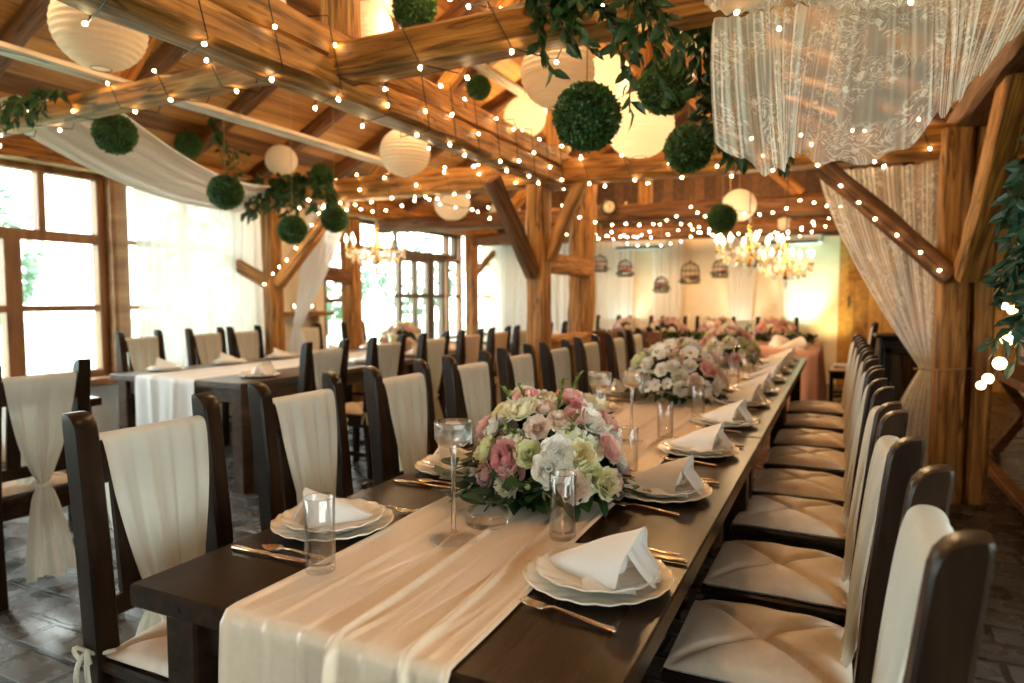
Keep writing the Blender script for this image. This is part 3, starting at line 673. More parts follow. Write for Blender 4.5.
# head table with pink skirt
hd = thing('head_table', 'long head table under a gathered dusty pink cloth at the back wall', 'table', (-1.65, 9.35, 0))
b = MB(); b.cbox((0, 0, .725), (2.9, .76, .04)); b.obj('tabletop', 'table', hd, False)
for sx in (-1, 1):
    for sy in (-1, 1): g = MB(); g.cbox((sx * 1.33, sy * .3, .352), (.07, .07, .705)); g.obj('leg', 'table', hd, False)
cl = MB(); per = []
def rect_path(t, w, l, r=.03):
    P = 2 * (w + l); d = t * P
    if d < w: return V((-w / 2 + d, -l / 2, 0)), V((0, -1, 0))
    d -= w
    if d < l: return V((w / 2, -l / 2 + d, 0)), V((1, 0, 0))
    d -= l
    if d < w: return V((w / 2 - d, l / 2, 0)), V((0, 1, 0))
    d -= w; return V((-w / 2, l / 2 - d, 0)), V((-1, 0, 0))
def skirt(w, l, z1, seed, n=560, nv=10, folds=150, flare=.05, z0=.012):
    mb = MB(); rings = []; r = random.Random(seed); ph = [r.uniform(0, 6) for _ in range(3)]
    for j in range(nv + 1):
        k = j / nv; ring = []
        for i in range(n):
            t = i / n; p, nn = rect_path(t, w, l)
            a = (.5 * math.sin(t * folds * 2 * PI / 1.9 + ph[0]) + .5 * math.sin(t * folds * 2 * PI / 3.1 + ph[1] + k)) * (.006 + .022 * k)
            q = p + nn * (.012 + flare * k + a); q.z = z1 - (z1 - z0) * k; ring.append(q)
        rings.append(ring)
    rings.insert(0, [V((p.x * .5, p.y * .3, z1 + .002)) for p in rings[0]])
    mb.loft(rings, True, False); f = len(mb.v); mb.f.append(tuple(range(n))[::-1]); return mb
o = skirt(2.9, .76, .748, 4).obj('tablecloth', 'pink_cloth', None, True, (-1.65, 9.35, 0)); tag(o, 'gathered dusty pink cloth covering the head table down to the floor', 'tablecloth')
# small pink table at the end of the long table
et = thing('side_table', 'small square table under pink cloth at the far end of the long table', 'table', (-.62, 8.25, 0))
b = MB(); b.cbox((0, 0, .725), (.85, .9, .04)); b.obj('tabletop', 'table', et, False)
for sx in (-1, 1):
    for sy in (-1, 1): g = MB(); g.cbox((sx * .36, sy * .38, .352), (.06, .06, .705)); g.obj('leg', 'table', et, False)
o = skirt(.85, .9, .748, 9, 300, 10, 42).obj('tablecloth', 'pink_cloth', None, True, (-.62, 8.25, 0)); tag(o, 'pink cloth with deep folds on the small table past the long table', 'tablecloth')

# ------------------------------------------------------------------ tableware
TOPZ = .752
def scal(r, z, a, amt, n, R):
    k = max(0, (r - .6 * R) / (.4 * R)); return r * (1 + amt * k * abs(math.cos(a * n / 2))), z + .002 * k * math.cos(a * n)
def make_charger():
    mb = MB(); R = .142
    prof = [(.001, .004), (.085, .004), (.095, .007), (.135, .017), (R, .021), (R + .001, .019), (.134, .0135), (.09, .001), (.08, .0), (.001, .0)]
    mb.lathe(prof, 72, mod=lambda r, z, a: scal(r, z, a, .012, 18, R)); return mb
def make_plate():
    mb = MB(); R = .120
    prof = [(.001, .012), (.07, .012), (.082, .014), (.112, .026), (R, .029), (R + .001, .027), (.110, .022), (.076, .004), (.066, .0), (.001, .0)]
    mb.lathe(prof, 72, mod=lambda r, z, a: scal(r, z, a, .008, 14, R)); return mb
def make_napkin():   # folded cone lying on its side: apex towards -X, open mouth towards +X
    mb = MB(); nu, nv = 28, 16
    def fn(u, v):
        th = u * PI; k = v
        w = .010 + .066 * k ** .85; h = .006 + .088 * k ** .9
        c, s = math.cos(th), math.sin(th)
        y = math.copysign(abs(c) ** .75, c) * w; z = (s ** 1.25) * h
        crease = 1 + .07 * math.sin(th * 5 + 1.2) * k + .03 * math.sin(v * 9 + th * 2)
        x = -.125 + .175 * k + .022 * k * s
        return V((x, y * crease + .006 * k * math.sin(th * 2), max(.0006, z * crease)))
    mb.grid(nu, nv, fn)
    def inner(u, v):
        th = u * PI; p = fn(u, 1.0); k = v
        q = V((p.x - .022 * k - .010 * math.sin(th * 7) * (k > 0), p.y * (1 - .62 * k), max(.0006, p.z * (1 - .6 * k)))); return q
    mb.grid(nu, 5, inner)
    def flap(u, v):   # front lip hanging out of the mouth
        a = (u - .5) * 2; k = v; wd = .040 * (1 - .45 * k) + .012 * math.sin(PI * k)
        return V((.062 + .045 * math.sin(PI * .5 * k) + .004 * math.sin(a * 6), a * wd - .012 + .012 * k, max(.0008, .070 * (1 - k) ** 1.3 + .010 * (1 - a * a) * (1 - k * .7))))
    mb.grid(12, 8, flap)
    def lip(u, v): 
        a = (u - .5) * 2; return V((-.02 + .10 * v + .01 * abs(a), -.045 - .035 * u - .012 * math.sin(v * 5), .0010 + .010 * (1 - u) * (1 + .4 * math.sin(v * 7))))
    mb.grid(6, 10, lip)
    return mb
def sweep_flat(mb, pts):   # pts: (x, z, halfwidth, halfthick)
    rings = []
    for x, z, w, t in pts: rings.append([V((x, -w, z)), V((x, -w * .6, z + t)), V((x, w * .6, z + t)), V((x, w, z)), V((x, w * .6, z - t)), V((x, -w * .6, z - t))])
    mb.loft(rings); return mb
def make_fork():
    mb = MB(); sweep_flat(mb, [(-.095, .004, .0035, .0015), (-.088, .004, .0085, .002), (-.06, .0045, .0068, .002), (0, .009, .0036, .0018), (.028, .010, .0032, .0018), (.040, .007, .009, .0012), (.052, .005, .0125, .001)])
    for i in range(4):
        y = -.0095 + i * .0063; mb.tube([(.050, y, .005), (.075, y, .005), (.094, y * .9, .010)], [.0021, .0018, .001], 6)
    return mb
def make_knife():
    mb = MB(); sweep_flat(mb, [(-.11, .0045, .004, .003), (-.105, .0045, .0075, .0035), (-.05, .0045, .0075, .0035), (-.012, .0045, .006, .003), (-.004, .0042, .006, .0015), (.02, .0042, .0095, .0009), (.08, .0042, .0098, .0007), (.105, .0042, .006, .0005), (.112, .0042, .001, .0003)]); return mb
def make_spoon():
    mb = MB(); sweep_flat(mb, [(-.09, .004, .003, .0015), (-.085, .004, .0075, .002), (-.05, .0045, .006, .002), (.0, .009, .003, .0016), (.03, .0085, .0035, .0016)])
    b = []
    for i in range(9):
        t = i / 8; w = .0185 * math.sin(PI * (.06 + .94 * t) ** .8) if t < 1 else .001
        x = .028 + .055 * t; d = .0045 * math.sin(PI * t)
        b.append([V((x, -w, .0075)), V((x, -w * .5, .0072 - d)), V((x, 0, .0068 - d)), V((x, w * .5, .0072 - d)), V((x, w, .0075)), V((x, w * .5, .0064 - d)), V((x, 0, .0058 - d)), V((x, -w * .5, .0064 - d))])
    mb.loft(b); return mb
ME = {}
ME['charger_plate'] = make_charger().mesh('charger_plate', True, 'porcelain'); ME['dinner_plate'] = make_plate().mesh('dinner_plate', True, 'porcelain')
ME['napkin'] = make_napkin().mesh('napkin', True, 'napkin')
for k, fn in (('fork', make_fork), ('knife', make_knife), ('spoon', make_spoon)): ME[k] = fn().mesh(k, True, 'metal')
def make_tumbler():
    mb = MB(); r = .031; prof = [(.001, .0), (r * .93, .0), (r * .96, .004), (r, .148), (r - .0012, .150), (r - .0024, .148), (r * .96 - .003, .016), (.001, .012)]
    mb.lathe(prof, 32); return mb
ME['glass_tumbler'] = make_tumbler().mesh('glass_tumbler', True, 'tumbler')
def put(kind, label, cat, loc, rz=0, group=None, s=1.0):
    o = bpy.data.objects.new(kind, ME[kind]); COL.objects.link(o); o.location = loc; o.rotation_euler = (0, 0, rz)
    if s != 1: o.scale = (s, s, s)
    return tag(o, label, cat, group)
def setting(x, y, d, i, side, table, full=True, jit=.0, H=TOPZ):   # d=+1: the diner sits towards +X
    r = random.Random(int(1000 * y + 7 * d)); nth = ORD[i]
    W = '%s from the near end, ' % nth + side + ' of the ' + table
    put('charger_plate', 'scalloped charger plate, ' + W, 'plate', (x, y, H - .001), r.uniform(0, 6), 'charger plates on the ' + table)
    put('dinner_plate', 'cream dinner plate, ' + W, 'plate', (x, y, H + .0045), r.uniform(0, 6), 'dinner plates on the ' + table)
    put('napkin', 'folded white napkin, ' + W, 'napkin', (x + .012 * d, y + .005, H + .0175), (0 if d > 0 else PI) + r.uniform(-.12, .12) + (-.15 if d > 0 else .5), 'napkins on the ' + table, 1.0 if d > 0 else .82)
    if not full: return
    if d > 0:
        put('fork', 'metal fork, ' + W, 'fork', (x, y - .165, H), PI + r.uniform(-.08, .08) - .12, 'forks on the ' + table)
        put('knife', 'metal knife, ' + W, 'knife', (x + .03, y + .165, H), PI + r.uniform(-.05, .05), 'knives on the ' + table)
        put('spoon', 'metal spoon, ' + W, 'spoon', (x + .03, y + .195, H), PI + r.uniform(-.05, .05), 'spoons on the ' + table)
    else:
        put('knife', 'metal knife, ' + W, 'knife', (x + .005, y - .205, H), r.uniform(-.05, .05), 'knives on the ' + table)
        put('spoon', 'metal spoon, ' + W, 'spoon', (x + .035, y - .175, H), r.uniform(-.05, .05) + .05 + PI, 'spoons on the ' + table)
        put('fork', 'metal fork, ' + W, 'fork', (x + .03, y + .165, H), r.uniform(-.06, .06), 'forks on the ' + table)
RP = [1.235, 1.885, 2.45, 3.07, 3.69, 4.23, 4.84, 5.44, 6.03, 6.58]
LP = [1.262, 1.87, 2.50, 3.16, 3.76, 4.36, 4.97, 5.57, 6.17]
for i, y in enumerate(RP): setting(-.41 - (.035 if i else 0), y, 1, i, 'post side', 'long table')
for i, y in enumerate(LP): setting(-1.085 + (.0 if i else -.0), y, -1, i, 'window side', 'long table')
for i, y in enumerate([3.55, 4.15, 4.75, 5.5, 6.1, 6.7]):
    setting(-3.70, y, 1, i, 'aisle side', 'window table', False); setting(-4.66, y, -1, i, 'window side', 'window table', False)
for i, y in enumerate([8.4, 9.1]): setting(-3.75, y, 1, i, 'aisle side', 'glass door table', False)
# on runner
RZ = .757
for i, (x, y) in enumerate([(-.555, 1.42), (-.575, 2.02), (-.59, 2.58), (-.58, 3.2), (-.57, 3.85), (-.58, 4.4), (-.58, 5.0), (-.58, 5.6)]):
    put('glass_tumbler', 'clear glass tumbler, %s from the near end along the post side of the runner' % ORD[i], 'glass', (x, y, RZ), 0, 'tumblers on the runner')
for i, (x, y) in enumerate([(-.925, 1.035), (-.93, 2.25), (-.93, 2.85), (-.93, 3.45), (-.93, 4.4), (-.93, 5.0)]):
    put('glass_tumbler', 'clear glass tumbler, %s from the near end along the window side of the runner' % ORD[i], 'glass', (x, y, RZ), 0, 'tumblers on the runner')

def make_candle_glass(label, loc, h=.27, s=1.0):
    root = thing('candle_glass', label, 'candle holder', loc, 0, 'stemmed candle glasses on the runner')
    g = MB(); r = .042
    prof = [(.001, .0), (.054, .0), (.055, .002), (.045, .006), (.012, .012), (.0055, .022), (.005, .10), (.006, h - .075), (.010, h - .062), (.030, h - .054), (r, h - .040), (r + .001, h - .002), (r, h), (r - .002, h - .002), (r - .003, h - .036), (.028, h - .050), (.001, h - .052)]
    g.lathe(prof, 36); g.obj('glass_body', 'tableglass', root)
    w = MB(); w.lathe([(.001, h - .050), (.028, h - .048), (r - .0045, h - .034), (r - .004, h - .016), (.001, h - .016)], 28); w.obj('water', 'water', root)
    c = MB(); c.lathe([(.001, h - .017), (.017, h - .017), (.018, h - .006), (.016, h - .004), (.001, h - .005)], 20); c.obj('candle', 'wax', root)
    return root
cg = make_candle_glass('tall stemmed glass holding a floating candle, in front of the nearest flower arrangement', (-.775, 1.305, RZ))
KC = kids()
for i, (x, y, lb) in enumerate([(-.80, 2.42, 'left of two stemmed candle glasses just behind the nearest flower arrangement'), (-.70, 2.50, 'right of two stemmed candle glasses just behind the nearest flower arrangement'),
        (-.69, 4.55, 'near one of two stemmed candle glasses between the second and third flower arrangements'), (-.66, 4.95, 'far one of two stemmed candle glasses between the second and third flower arrangements')]):
    dup(cg, lb, None, (x, y, RZ), 0, KC)
b = MB(); b.lathe([(.001, .0), (.048, .0), (.052, .004), (.053, .034), (.051, .036), (.049, .034), (.047, .012), (.001, .010)], 36)
tag(b.obj('glass_dish', 'tableglass', None, True, (-.755, 1.43, RZ)), 'low round clear glass dish in front of the nearest flower arrangement', 'dish')

# ------------------------------------------------------------------ flowers
def rose_mesh(key, mat, seed, layers=4, openness=1.0, wav=.10):
    r = random.Random(seed); mb = MB()
    for i in range(4):     # closed heart
        a0 = 2 * PI * i / 4
        mb.grid(4, 5, lambda u, v: V(((.05 + .20 * math.sin(PI * (.1 + .72 * v))) * math.cos(a0 + (u - .5) * 2.2 + v * 1.2), (.05 + .20 * math.sin(PI * (.1 + .72 * v))) * math.sin(a0 + (u - .5) * 2.2 + v * 1.2), .15 + .68 * v)))
    for l in range(layers):
        k = (l + .6) / layers; n = 4 + l
        for i in range(n):
            a0 = 2 * PI * i / n + l * 1.1 + r.uniform(-.2, .2); half = PI / n * 1.5; hh = .92 - .30 * k * k; R1 = .26 + .66 * k * openness
            p1, p2 = r.uniform(0, 6), r.uniform(.6, 1.2)
            def fn(u, v, a0=a0, half=half, hh=hh, R1=R1, p1=p1, p2=p2, k=k):
                a = a0 + (u - .5) * 2 * half * (.55 + .45 * math.sin(PI * (.25 + .6 * v)))
                rr = .05 + R1 * math.sin(PI * .5 * v) ** .75 + .16 * k * v ** 5
                z = .02 + hh * v ** 1.15 - .20 * k * max(0, v - .75) * 4 * k - .08 * (2 * u - 1) ** 2 * v + wav * .7 * math.sin(u * 9 + p1) * v ** 3 * p2
                rr += wav * .5 * math.sin(u * 7 + p1) * v ** 3
                return V((rr * math.cos(a), rr * math.sin(a), z))
            mb.grid(6, 6, fn)
    return mb.mesh(key, True, mat)
def bud_mesh(key, mat):
    mb = MB()
    for i in range(5):
        a0 = 2 * PI * i / 5
        mb.grid(4, 6, lambda u, v: V((.28 * math.sin(PI * (.12 + .80 * v)) * math.cos(a0 + (u - .5) * 2.0 + v * .9), .28 * math.sin(PI * (.12 + .80 * v)) * math.sin(a0 + (u - .5) * 2.0 + v * .9), 1.05 * v)))
    return mb.mesh(key, True, mat)
def open_mesh(key, mat):
    mb = MB()
    for i in range(7):
        a0 = 2 * PI * i / 7
        def fn(u, v, a0=a0, i=i):
            w = .40 * math.sin(PI * (.12 + .76 * v)) * (2 * u - 1); rr = .12 + .9 * v
            return V((rr * math.cos(a0) - w * math.sin(a0), rr * math.sin(a0) + w * math.cos(a0), .12 + .28 * v - .18 * v * v * v + .10 * (2 * u - 1) ** 2 * v + .03 * (i % 2)))
        mb.grid(5, 5, fn)
    return mb.mesh(key, True, mat)
FM = {}
for c in ('white', 'cream', 'blush', 'pink', 'rose', 'yellow', 'green', 'lilac'):
    FM[('rose', c)] = rose_mesh('rose_' + c, 'p_' + c, sum(map(ord, c)) & 255, 5 if c in ('pink', 'blush', 'rose') else 4, 1.0, .13)
    FM[('bud', c)] = bud_mesh('bud_' + c, 'p_' + c)
for c in ('white', 'cream', 'blush'): FM[('open', c)] = open_mesh('open_' + c, 'p_' + c)
cmesh = MB().sphere((0, 0, .2), .17, 8, 5).mesh('flower_centre', True, 'center')
NAME = {'rose': 'ruffled_bloom', 'bud': 'flower_bud', 'open': 'open_bloom'}
def foliage(mb, rnd, n, R, z0, ln=(.05, .09), low=True):
    for _ in range(n):
        a = rnd.uniform(0, 2 * PI); e = rnd.uniform(-.25, .35) if low else rnd.uniform(-.1, 1.2)
        d = V((math.cos(a) * math.cos(e), math.sin(a) * math.cos(e), math.sin(e)))
        p = V((d.x * R * rnd.uniform(.6, .95), d.y * R * rnd.uniform(.6, .95), z0 + max(.0, d.z * R * rnd.uniform(.5, .9))))
        l = rnd.uniform(*ln); dd = d + V((rnd.uniform(-.5, .5), rnd.uniform(-.5, .5), rnd.uniform(-.35, .3)))
        if p.z < .03: dd.z = abs(dd.z) * .4 + .02
        mb.leaf(p, dd, V((rnd.uniform(-.6, .6), rnd.uniform(-.6, .6), 1)), l, l * .62)
def arrangement(label, loc, R, Hh, n, weights, seed, nfol=150, size=1.0, bowl=True, group='flower arrangements', sq=(1, 1), extra=None, leafmat='leaf_dark'):
    rnd = random.Random(seed); root = thing('flower_arrangement', label, 'flowers', loc, 0, group)
    if bowl:
        b = MB(); b.lathe([(.001, 0), (.06, 0), (.07, .006), (.10, .035), (.105, .05), (.10, .05), (.09, .035), (.001, .03)], 28); b.obj('bowl', 'porcelain', root)
    m = MB(); m.sphere((0, 0, Hh * .42), R * .62, 14, 9, (sq[0], sq[1], Hh / R * .52)); m.obj('moss', 'soil', root)
    f = MB(); foliage(f, rnd, nfol, R * 1.02, .04 if bowl else .02)
    foliage(f, rnd, nfol // 2, R * .9, Hh * .25, (.035, .06), False); f.obj('foliage', leafmat, root, False)
    for _ in range(12):    # light sprigs reaching out
        f = MB()
        a = rnd.uniform(0, 2 * PI); e = rnd.uniform(.05, 1.0); d = V((math.cos(a) * math.cos(e), math.sin(a) * math.cos(e), math.sin(e) * Hh / R))
        p0 = V((0, 0, Hh * .3)) + d * R * .6; p1 = V((0, 0, Hh * .25)) + d * R * rnd.uniform(.95, 1.08)
        f.tube([p0, (p0 + p1) / 2 + V((0, 0, .01)), p1], .0015, 4)
        for k in range(9):
            q = p0.lerp(p1, .35 + .65 * k / 8); f.leaf(q, d + V((rnd.uniform(-1, 1), rnd.uniform(-1, 1), rnd.uniform(-.4, 1))), V((0, 0, 1)), rnd.uniform(.016, .03), .012)
        f.obj('sprig', 'leaf_light', root, False)
    pts = []; tries = 0
    while len(pts) < n and tries < 6000:
        tries += 1; a = rnd.uniform(0, 2 * PI); e = math.asin(rnd.uniform(.0, 1))
        d = V((math.cos(a) * math.cos(e), math.sin(a) * math.cos(e), math.sin(e)))
        if all((d - q).length > 1.82 / math.sqrt(n) for q in pts): pts.append(d)
    pool = [k for k, w in weights for _ in range(w)]
    for d in pts:
        kind, c = rnd.choice(pool); base = {'rose': .036, 'bud': .026, 'open': .034}[kind] * size * rnd.uniform(.82, 1.18)
        p = V((d.x * R * sq[0], d.y * R * sq[1], Hh * .22 + d.z * Hh * .70)) * rnd.uniform(.88, 1.0)
        o = bpy.data.objects.new(NAME[kind], FM[(kind, c)]); COL.objects.link(o); o.parent = root; o.location = p
        nd = V((d.x / R, d.y / R, d.z / Hh * 1.0 + .6)).normalized(); nd = (nd + V((rnd.uniform(-.3, .3), rnd.uniform(-.3, .3), rnd.uniform(-.2, .2)))).normalized()
        o.rotation_mode = 'QUATERNION'; o.rotation_quaternion = nd.to_track_quat('Z', 'Y'); o.scale = (base,) * 3
        if kind == 'open':
            q = bpy.data.objects.new('flower_centre', cmesh); COL.objects.link(q); q.parent = o
    return root
W1 = [(('rose', 'white'), 5), (('rose', 'cream'), 5), (('rose', 'pink'), 4), (('rose', 'blush'), 3), (('rose', 'yellow'), 2), (('bud', 'green'), 1), (('rose', 'rose'), 1), (('bud', 'cream'), 2), (('rose', 'green'), 1), (('open', 'cream'), 2)]
W2 = [(('rose', 'white'), 4), (('open', 'white'), 5), (('rose', 'cream'), 2), (('rose', 'blush'), 3), (('bud', 'green'), 2), (('rose', 'green'), 1), (('rose', 'pink'), 1)]
a1 = arrangement('nearest round flower arrangement of pink, cream and white blooms on the runner', (-.715, 1.72, RZ), .195, .30, 96, W1, 21, 230, 1.10)
# loose eucalyptus stems of the nearest arrangement lying towards the camera
rnd = random.Random(5)
for (p0, p1, n, ln) in (((-.08, -.10, .05), (-.19, -.22, .014), 8, .075), ((-.02, -.12, .05), (-.07, -.25, .014), 8, .070), ((-.12, .0, .07), (-.26, -.10, .02), 8, .07), ((-.10, -.06, .09), (-.24, -.17, .07), 7, .07), ((.12, -.04, .04), (.26, .06, .015), 8, .03), ((.12, -.10, .05), (.20, -.02, .02), 6, .03)):
    f = MB(); pts = bez(p0, (V(p0) + V(p1)) / 2 + V((0, 0, .03)), p1, 8); f.tube(pts, .002, 5)
    for k in range(n):
        q = V(p0).lerp(V(p1), (k + .5) / n) + V((0, 0, .012)); a = (V(p1) - V(p0)).normalized(); s = a.cross(V((0, 0, 1))) * (1 if k % 2 else -1)
        f.leaf(q, a * .5 + s + V((0, 0, rnd.uniform(.1, .5))), V((rnd.uniform(-.3, .3), rnd.uniform(-.3, .3), 1)), ln * rnd.uniform(.8, 1.2), ln * .8, .05)
    f.obj('trailing_stem', 'leaf_teal', a1, False)
arrangement('second flower arrangement from the near end, mostly white blooms, on the runner', (-.79, 3.70, RZ), .235, .34, 64, W2, 33, 170, 1.2)
arrangement('third flower arrangement from the near end, pink and cream blooms, on the runner', (-.80, 5.75, RZ), .22, .34, 48, W1, 34, 130, 1.25)
arrangement('flower arrangement of pink and white blooms on the window table', (-4.1, 5.9, RZ), .22, .30, 44, W2, 35, 130, 1.3)
for i, (x, lb) in enumerate([(-2.7, 'head table flower arrangement nearest the windows'), (-2.15, 'second head table flower arrangement from the windows'), (-1.45, 'third head table flower arrangement from the windows'), (-.75, 'head table flower arrangement farthest from the windows')]):
    arrangement(lb + ', pink and white', (x, 9.42, .752), .24, .30, 40, [(('rose', 'white'), 3), (('rose', 'blush'), 3), (('rose', 'lilac'), 3), (('rose', 'pink'), 2), (('open', 'white'), 2)], 50 + i, 110, 1.4, group='head table flower arrangements')
g = MB(); rnd = random.Random(77)
for i in range(900):
    x = rnd.uniform(-3.05, -.25); p = V((x, 8.98 + rnd.uniform(-.02, .05), .76 + rnd.uniform(0, .09)))
    g.leaf(p, V((rnd.uniform(-1, 1), rnd.uniform(-1, .6), rnd.uniform(-.1, 1))), V((rnd.uniform(-1, 1), rnd.uniform(-1, 1), 1)), rnd.uniform(.05, .09), .035)
tag(g.obj('leaf_garland', 'leaf_dark', None, False), 'dark green leaf garland along the front edge of the head table', 'garland')
for i, (x, y, lb) in enumerate([(-.86, 8.05, 'tall white taper candle on the small pink table'), (-2.45, 9.15, 'white taper candle on the head table, near the windows'), (-1.8, 9.15, 'white taper candle at the middle of the head table')]):
    t = thing('taper_candle', lb, 'candle', (x, y, .752))
    b = MB(); b.lathe([(.001, 0), (.035, 0), (.035, .008), (.012, .014), (.010, .05), (.015, .06), (.001, .055)], 16); b.obj('holder', 'darkmetal', t)
    b = MB(); b.tube([(0, 0, .055), (0, 0, .36)], [.011, .009], 10); b.obj('wax', 'wax', t); b = MB(); b.tube([(0, 0, .36), (.001, 0, .372)], .0015, 5); b.obj('wick', 'black', t)
for i, (x, y) in enumerate([(-.45, 8.1), (-.62, 8.35)]):
    put('napkin', ['white napkin at the front corner of the small pink table', 'white napkin in the middle of the small pink table'][i], 'napkin', (x, y, .752), .6 + i, None, 1.4)

# ------------------------------------------------------------------ hanging leaf balls
def ball_mesh(seed, n=1500, small=.145):
    r = random.Random(seed); mb = MB()
    for i in range(n):
        z = 1 - 2 * (i + .5) / n; a = i * 2.399963; q = math.sqrt(1 - z * z); d = V((q * math.cos(a), q * math.sin(a), z))
        d2 = (d + V((r.uniform(-.8, .8), r.uniform(-.8, .8), r.uniform(-.8, .8)))).normalized()
        mb.leaf(d * r.uniform(.80, .90), d2, d + V((r.uniform(-.7, .7), r.uniform(-.7, .7), r.uniform(-.7, .7))), small * r.uniform(.7, 1.25), small * .75, .25)
    return mb.mesh('leaf_ball_foliage', False, 'leaf_box')
BM = [ball_mesh(1), ball_mesh(2)]
core = MB().sphere((0, 0, 0), .84, 20, 12).mesh('leaf_ball_core', True, 'soil')
def ball(label, p, r, ztop=None):
    root = thing('hanging_leaf_ball', label, 'leaf ball', p, random.uniform(0, 6), 'hanging leaf balls')
    for nm, me in (('foliage', random.choice(BM)), ('core', core)):
        o = bpy.data.objects.new(nm, me); COL.objects.link(o); o.parent = root; o.scale = (r,) * 3
    c = MB(); c.tube([(0, 0, r * .8), (0, 0, (ztop or roof_z(p[0]) - .0) - p[2])], .0025, 5); c.obj('cord', 'cord', root)
for p, r, lb, zt in [((-.905, 2.55, 2.005), .136, 'large leaf ball hanging lowest in the middle, in front of the big paper lantern', None), ((-.76, 3.21, 2.28), .130, 'leaf ball half behind the leaf spray, upper of the pair beside the lace', None),
        ((-.73, 3.63, 2.08), .130, 'leaf ball hanging below another one, close to the lace edge', None), ((-.90, 5.9, 1.97), .125, 'small far leaf ball in front of the candle chandelier', None),
        ((-2.21, 3.32, 2.94), .13, 'leaf ball cut by the top of the picture beside the king post', None), ((-3.31, 6.11, 3.41), .13, 'small leaf ball high under the roof boards', None),
        ((-4.07, 2.79, 2.32), .13, 'leaf ball under the log beam nearest the windows', None), ((-5.49, 4.48, 2.73), .125, 'dark leaf ball in front of the white ceiling drape', None),
        ((-4.02, 3.58, 2.07), .13, 'leaf ball in front of the top of the sheer curtain', None), ((-4.29, 4.53, 1.90), .13, 'lowest leaf ball, in front of the timber brace', None),
        ((-4.19, 4.96, 2.03), .13, 'leaf ball hanging beside the small chandelier, next to the brace', None), ((-5.09, 5.83, 2.64), .13, 'dull leaf ball behind the tie beam greenery', None)]:
    ball(lb, p, r, zt)

# ------------------------------------------------------------------ paper lanterns
def lantern_mesh(mat):
    mb = MB(); n = 17; prof = []
    for i in range(n * 2 + 1):
        t = i / (n * 2); a = math.asin(.22) + t * (PI - 2 * math.asin(.22)); rr = 1.0 + .016 * math.cos(i * PI)
        prof.append((math.sin(a) * rr, -math.cos(a) * .95))
    mb.lathe(prof, 36); return mb.mesh('paper_shade', False, mat)
LM = {k: lantern_mesh(k) for k in ('lantern', 'lantern_lit')}
ringm = MB().tube([(.22 * math.cos(a), .22 * math.sin(a), 0) for a in [2 * PI * i / 20 for i in range(20)]], .012, 6, closed=True).mesh('rim', True, 'darkmetal')
def lantern(label, p, r, lit=False):
    root = thing('hanging_paper_lantern', label, 'paper lantern', p, 0, 'paper lanterns under the roof')
    o = bpy.data.objects.new('paper_shade', LM['lantern_lit' if lit else 'lantern']); COL.objects.link(o); o.parent = root; o.scale = (r,) * 3
    for s in (-1, 1):
        o = bpy.data.objects.new('rim', ringm); COL.objects.link(o); o.parent = root; o.location = (0, 0, s * .926 * r); o.scale = (r,) * 3
    c = MB(); c.tube([(-.22 * r, 0, .926 * r), (0, 0, r * 1.0), (.22 * r, 0, .926 * r)], .003, 5); c.tube([(0, 0, r), (0, 0, roof_z(p[0]) - p[2])], .003, 5); c.obj('cord', 'cord', root)
    return root
LN = [((-3.13, 2.09, 2.555), .20, 'large paper lantern half hidden behind the long doubled beam', False), ((-1.41, 3.5, 2.52), .20, 'big white paper lantern under the near tie beam', False),
      ((-1.09, 4.0, 2.32), .20, 'warm lit paper lantern behind the lowest middle leaf ball', True), ((-3.04, 6.63, 3.21), .22, 'warm lit paper lantern beside the far king post', True),
      ((-2.0, 6.2, 3.35), .22, 'warm lit paper lantern partly behind the big white lantern', True), ((-3.17, 4.61, 2.47), .20, 'white paper lantern just under the doubled beam', False),
      ((-5.2, 5.35, 2.72), .16, 'small white paper lantern above the tie beam greenery', False), ((-3.91, 6.59, 2.36), .20, 'white paper lantern behind the far tie beam', False),
      ((-4.2, 8.5, 2.48), .22, 'white paper lantern farther back beside the timber brace', False), ((-3.82, 3.71, 3.41), .21, 'paper lantern at the top edge before the king post', False),
      ((-3.3, 4.3, 3.35), .20, 'paper lantern touching the king post at the top edge', False), ((-1.33, 9.35, 2.46), .19, 'paper lantern behind the candle chandelier', False),
      ((-.75, 10.6, 2.35), .13, 'small paper lantern in front of the air conditioner', False), ((-.95, 7.3, 2.25), .17, 'paper lantern over the far end of the long table', False)]
for p, r, lb, lit in LN: lantern(lb, p, r, lit)

# ------------------------------------------------------------------ leafy sprays
def spray(label, stems, n, ln, mat='leaf_dark', seed=1, wd=.42, cat='greenery', name='hanging_garland'):
    rnd = random.Random(seed); root = thing(name, label, cat, V(stems[0][0]))
    o0 = V(stems[0][0]); st = MB(); lf = MB()
    for s in stems:
        pts = bez(V(s[0]) - o0, V(s[1]) - o0, V(s[2]) - o0, 14); st.tube(pts, .003, 5)
        k = int(n / len(stems))
        for i in range(k):
            t = (i + rnd.random()) / k; j = min(13, int(t * 14)); p = pts[j].lerp(pts[j + 1], t * 14 - j); d = (pts[j + 1] - pts[j]).normalized()
            dv = d * .7 + V((rnd.uniform(-1, 1), rnd.uniform(-1, 1), rnd.uniform(-1, .5)))
            L_ = ln * rnd.uniform(.7, 1.2); lf.leaf(p, dv, V((rnd.uniform(-1, 1), rnd.uniform(-1, 1), rnd.uniform(-.3, 1))), L_, L_ * wd, .2)
    st.obj('stems', 'stem', root); lf.obj('foliage', mat, root, False); return root
def P(*a): return V(a)
st = []; rnd = random.Random(8)
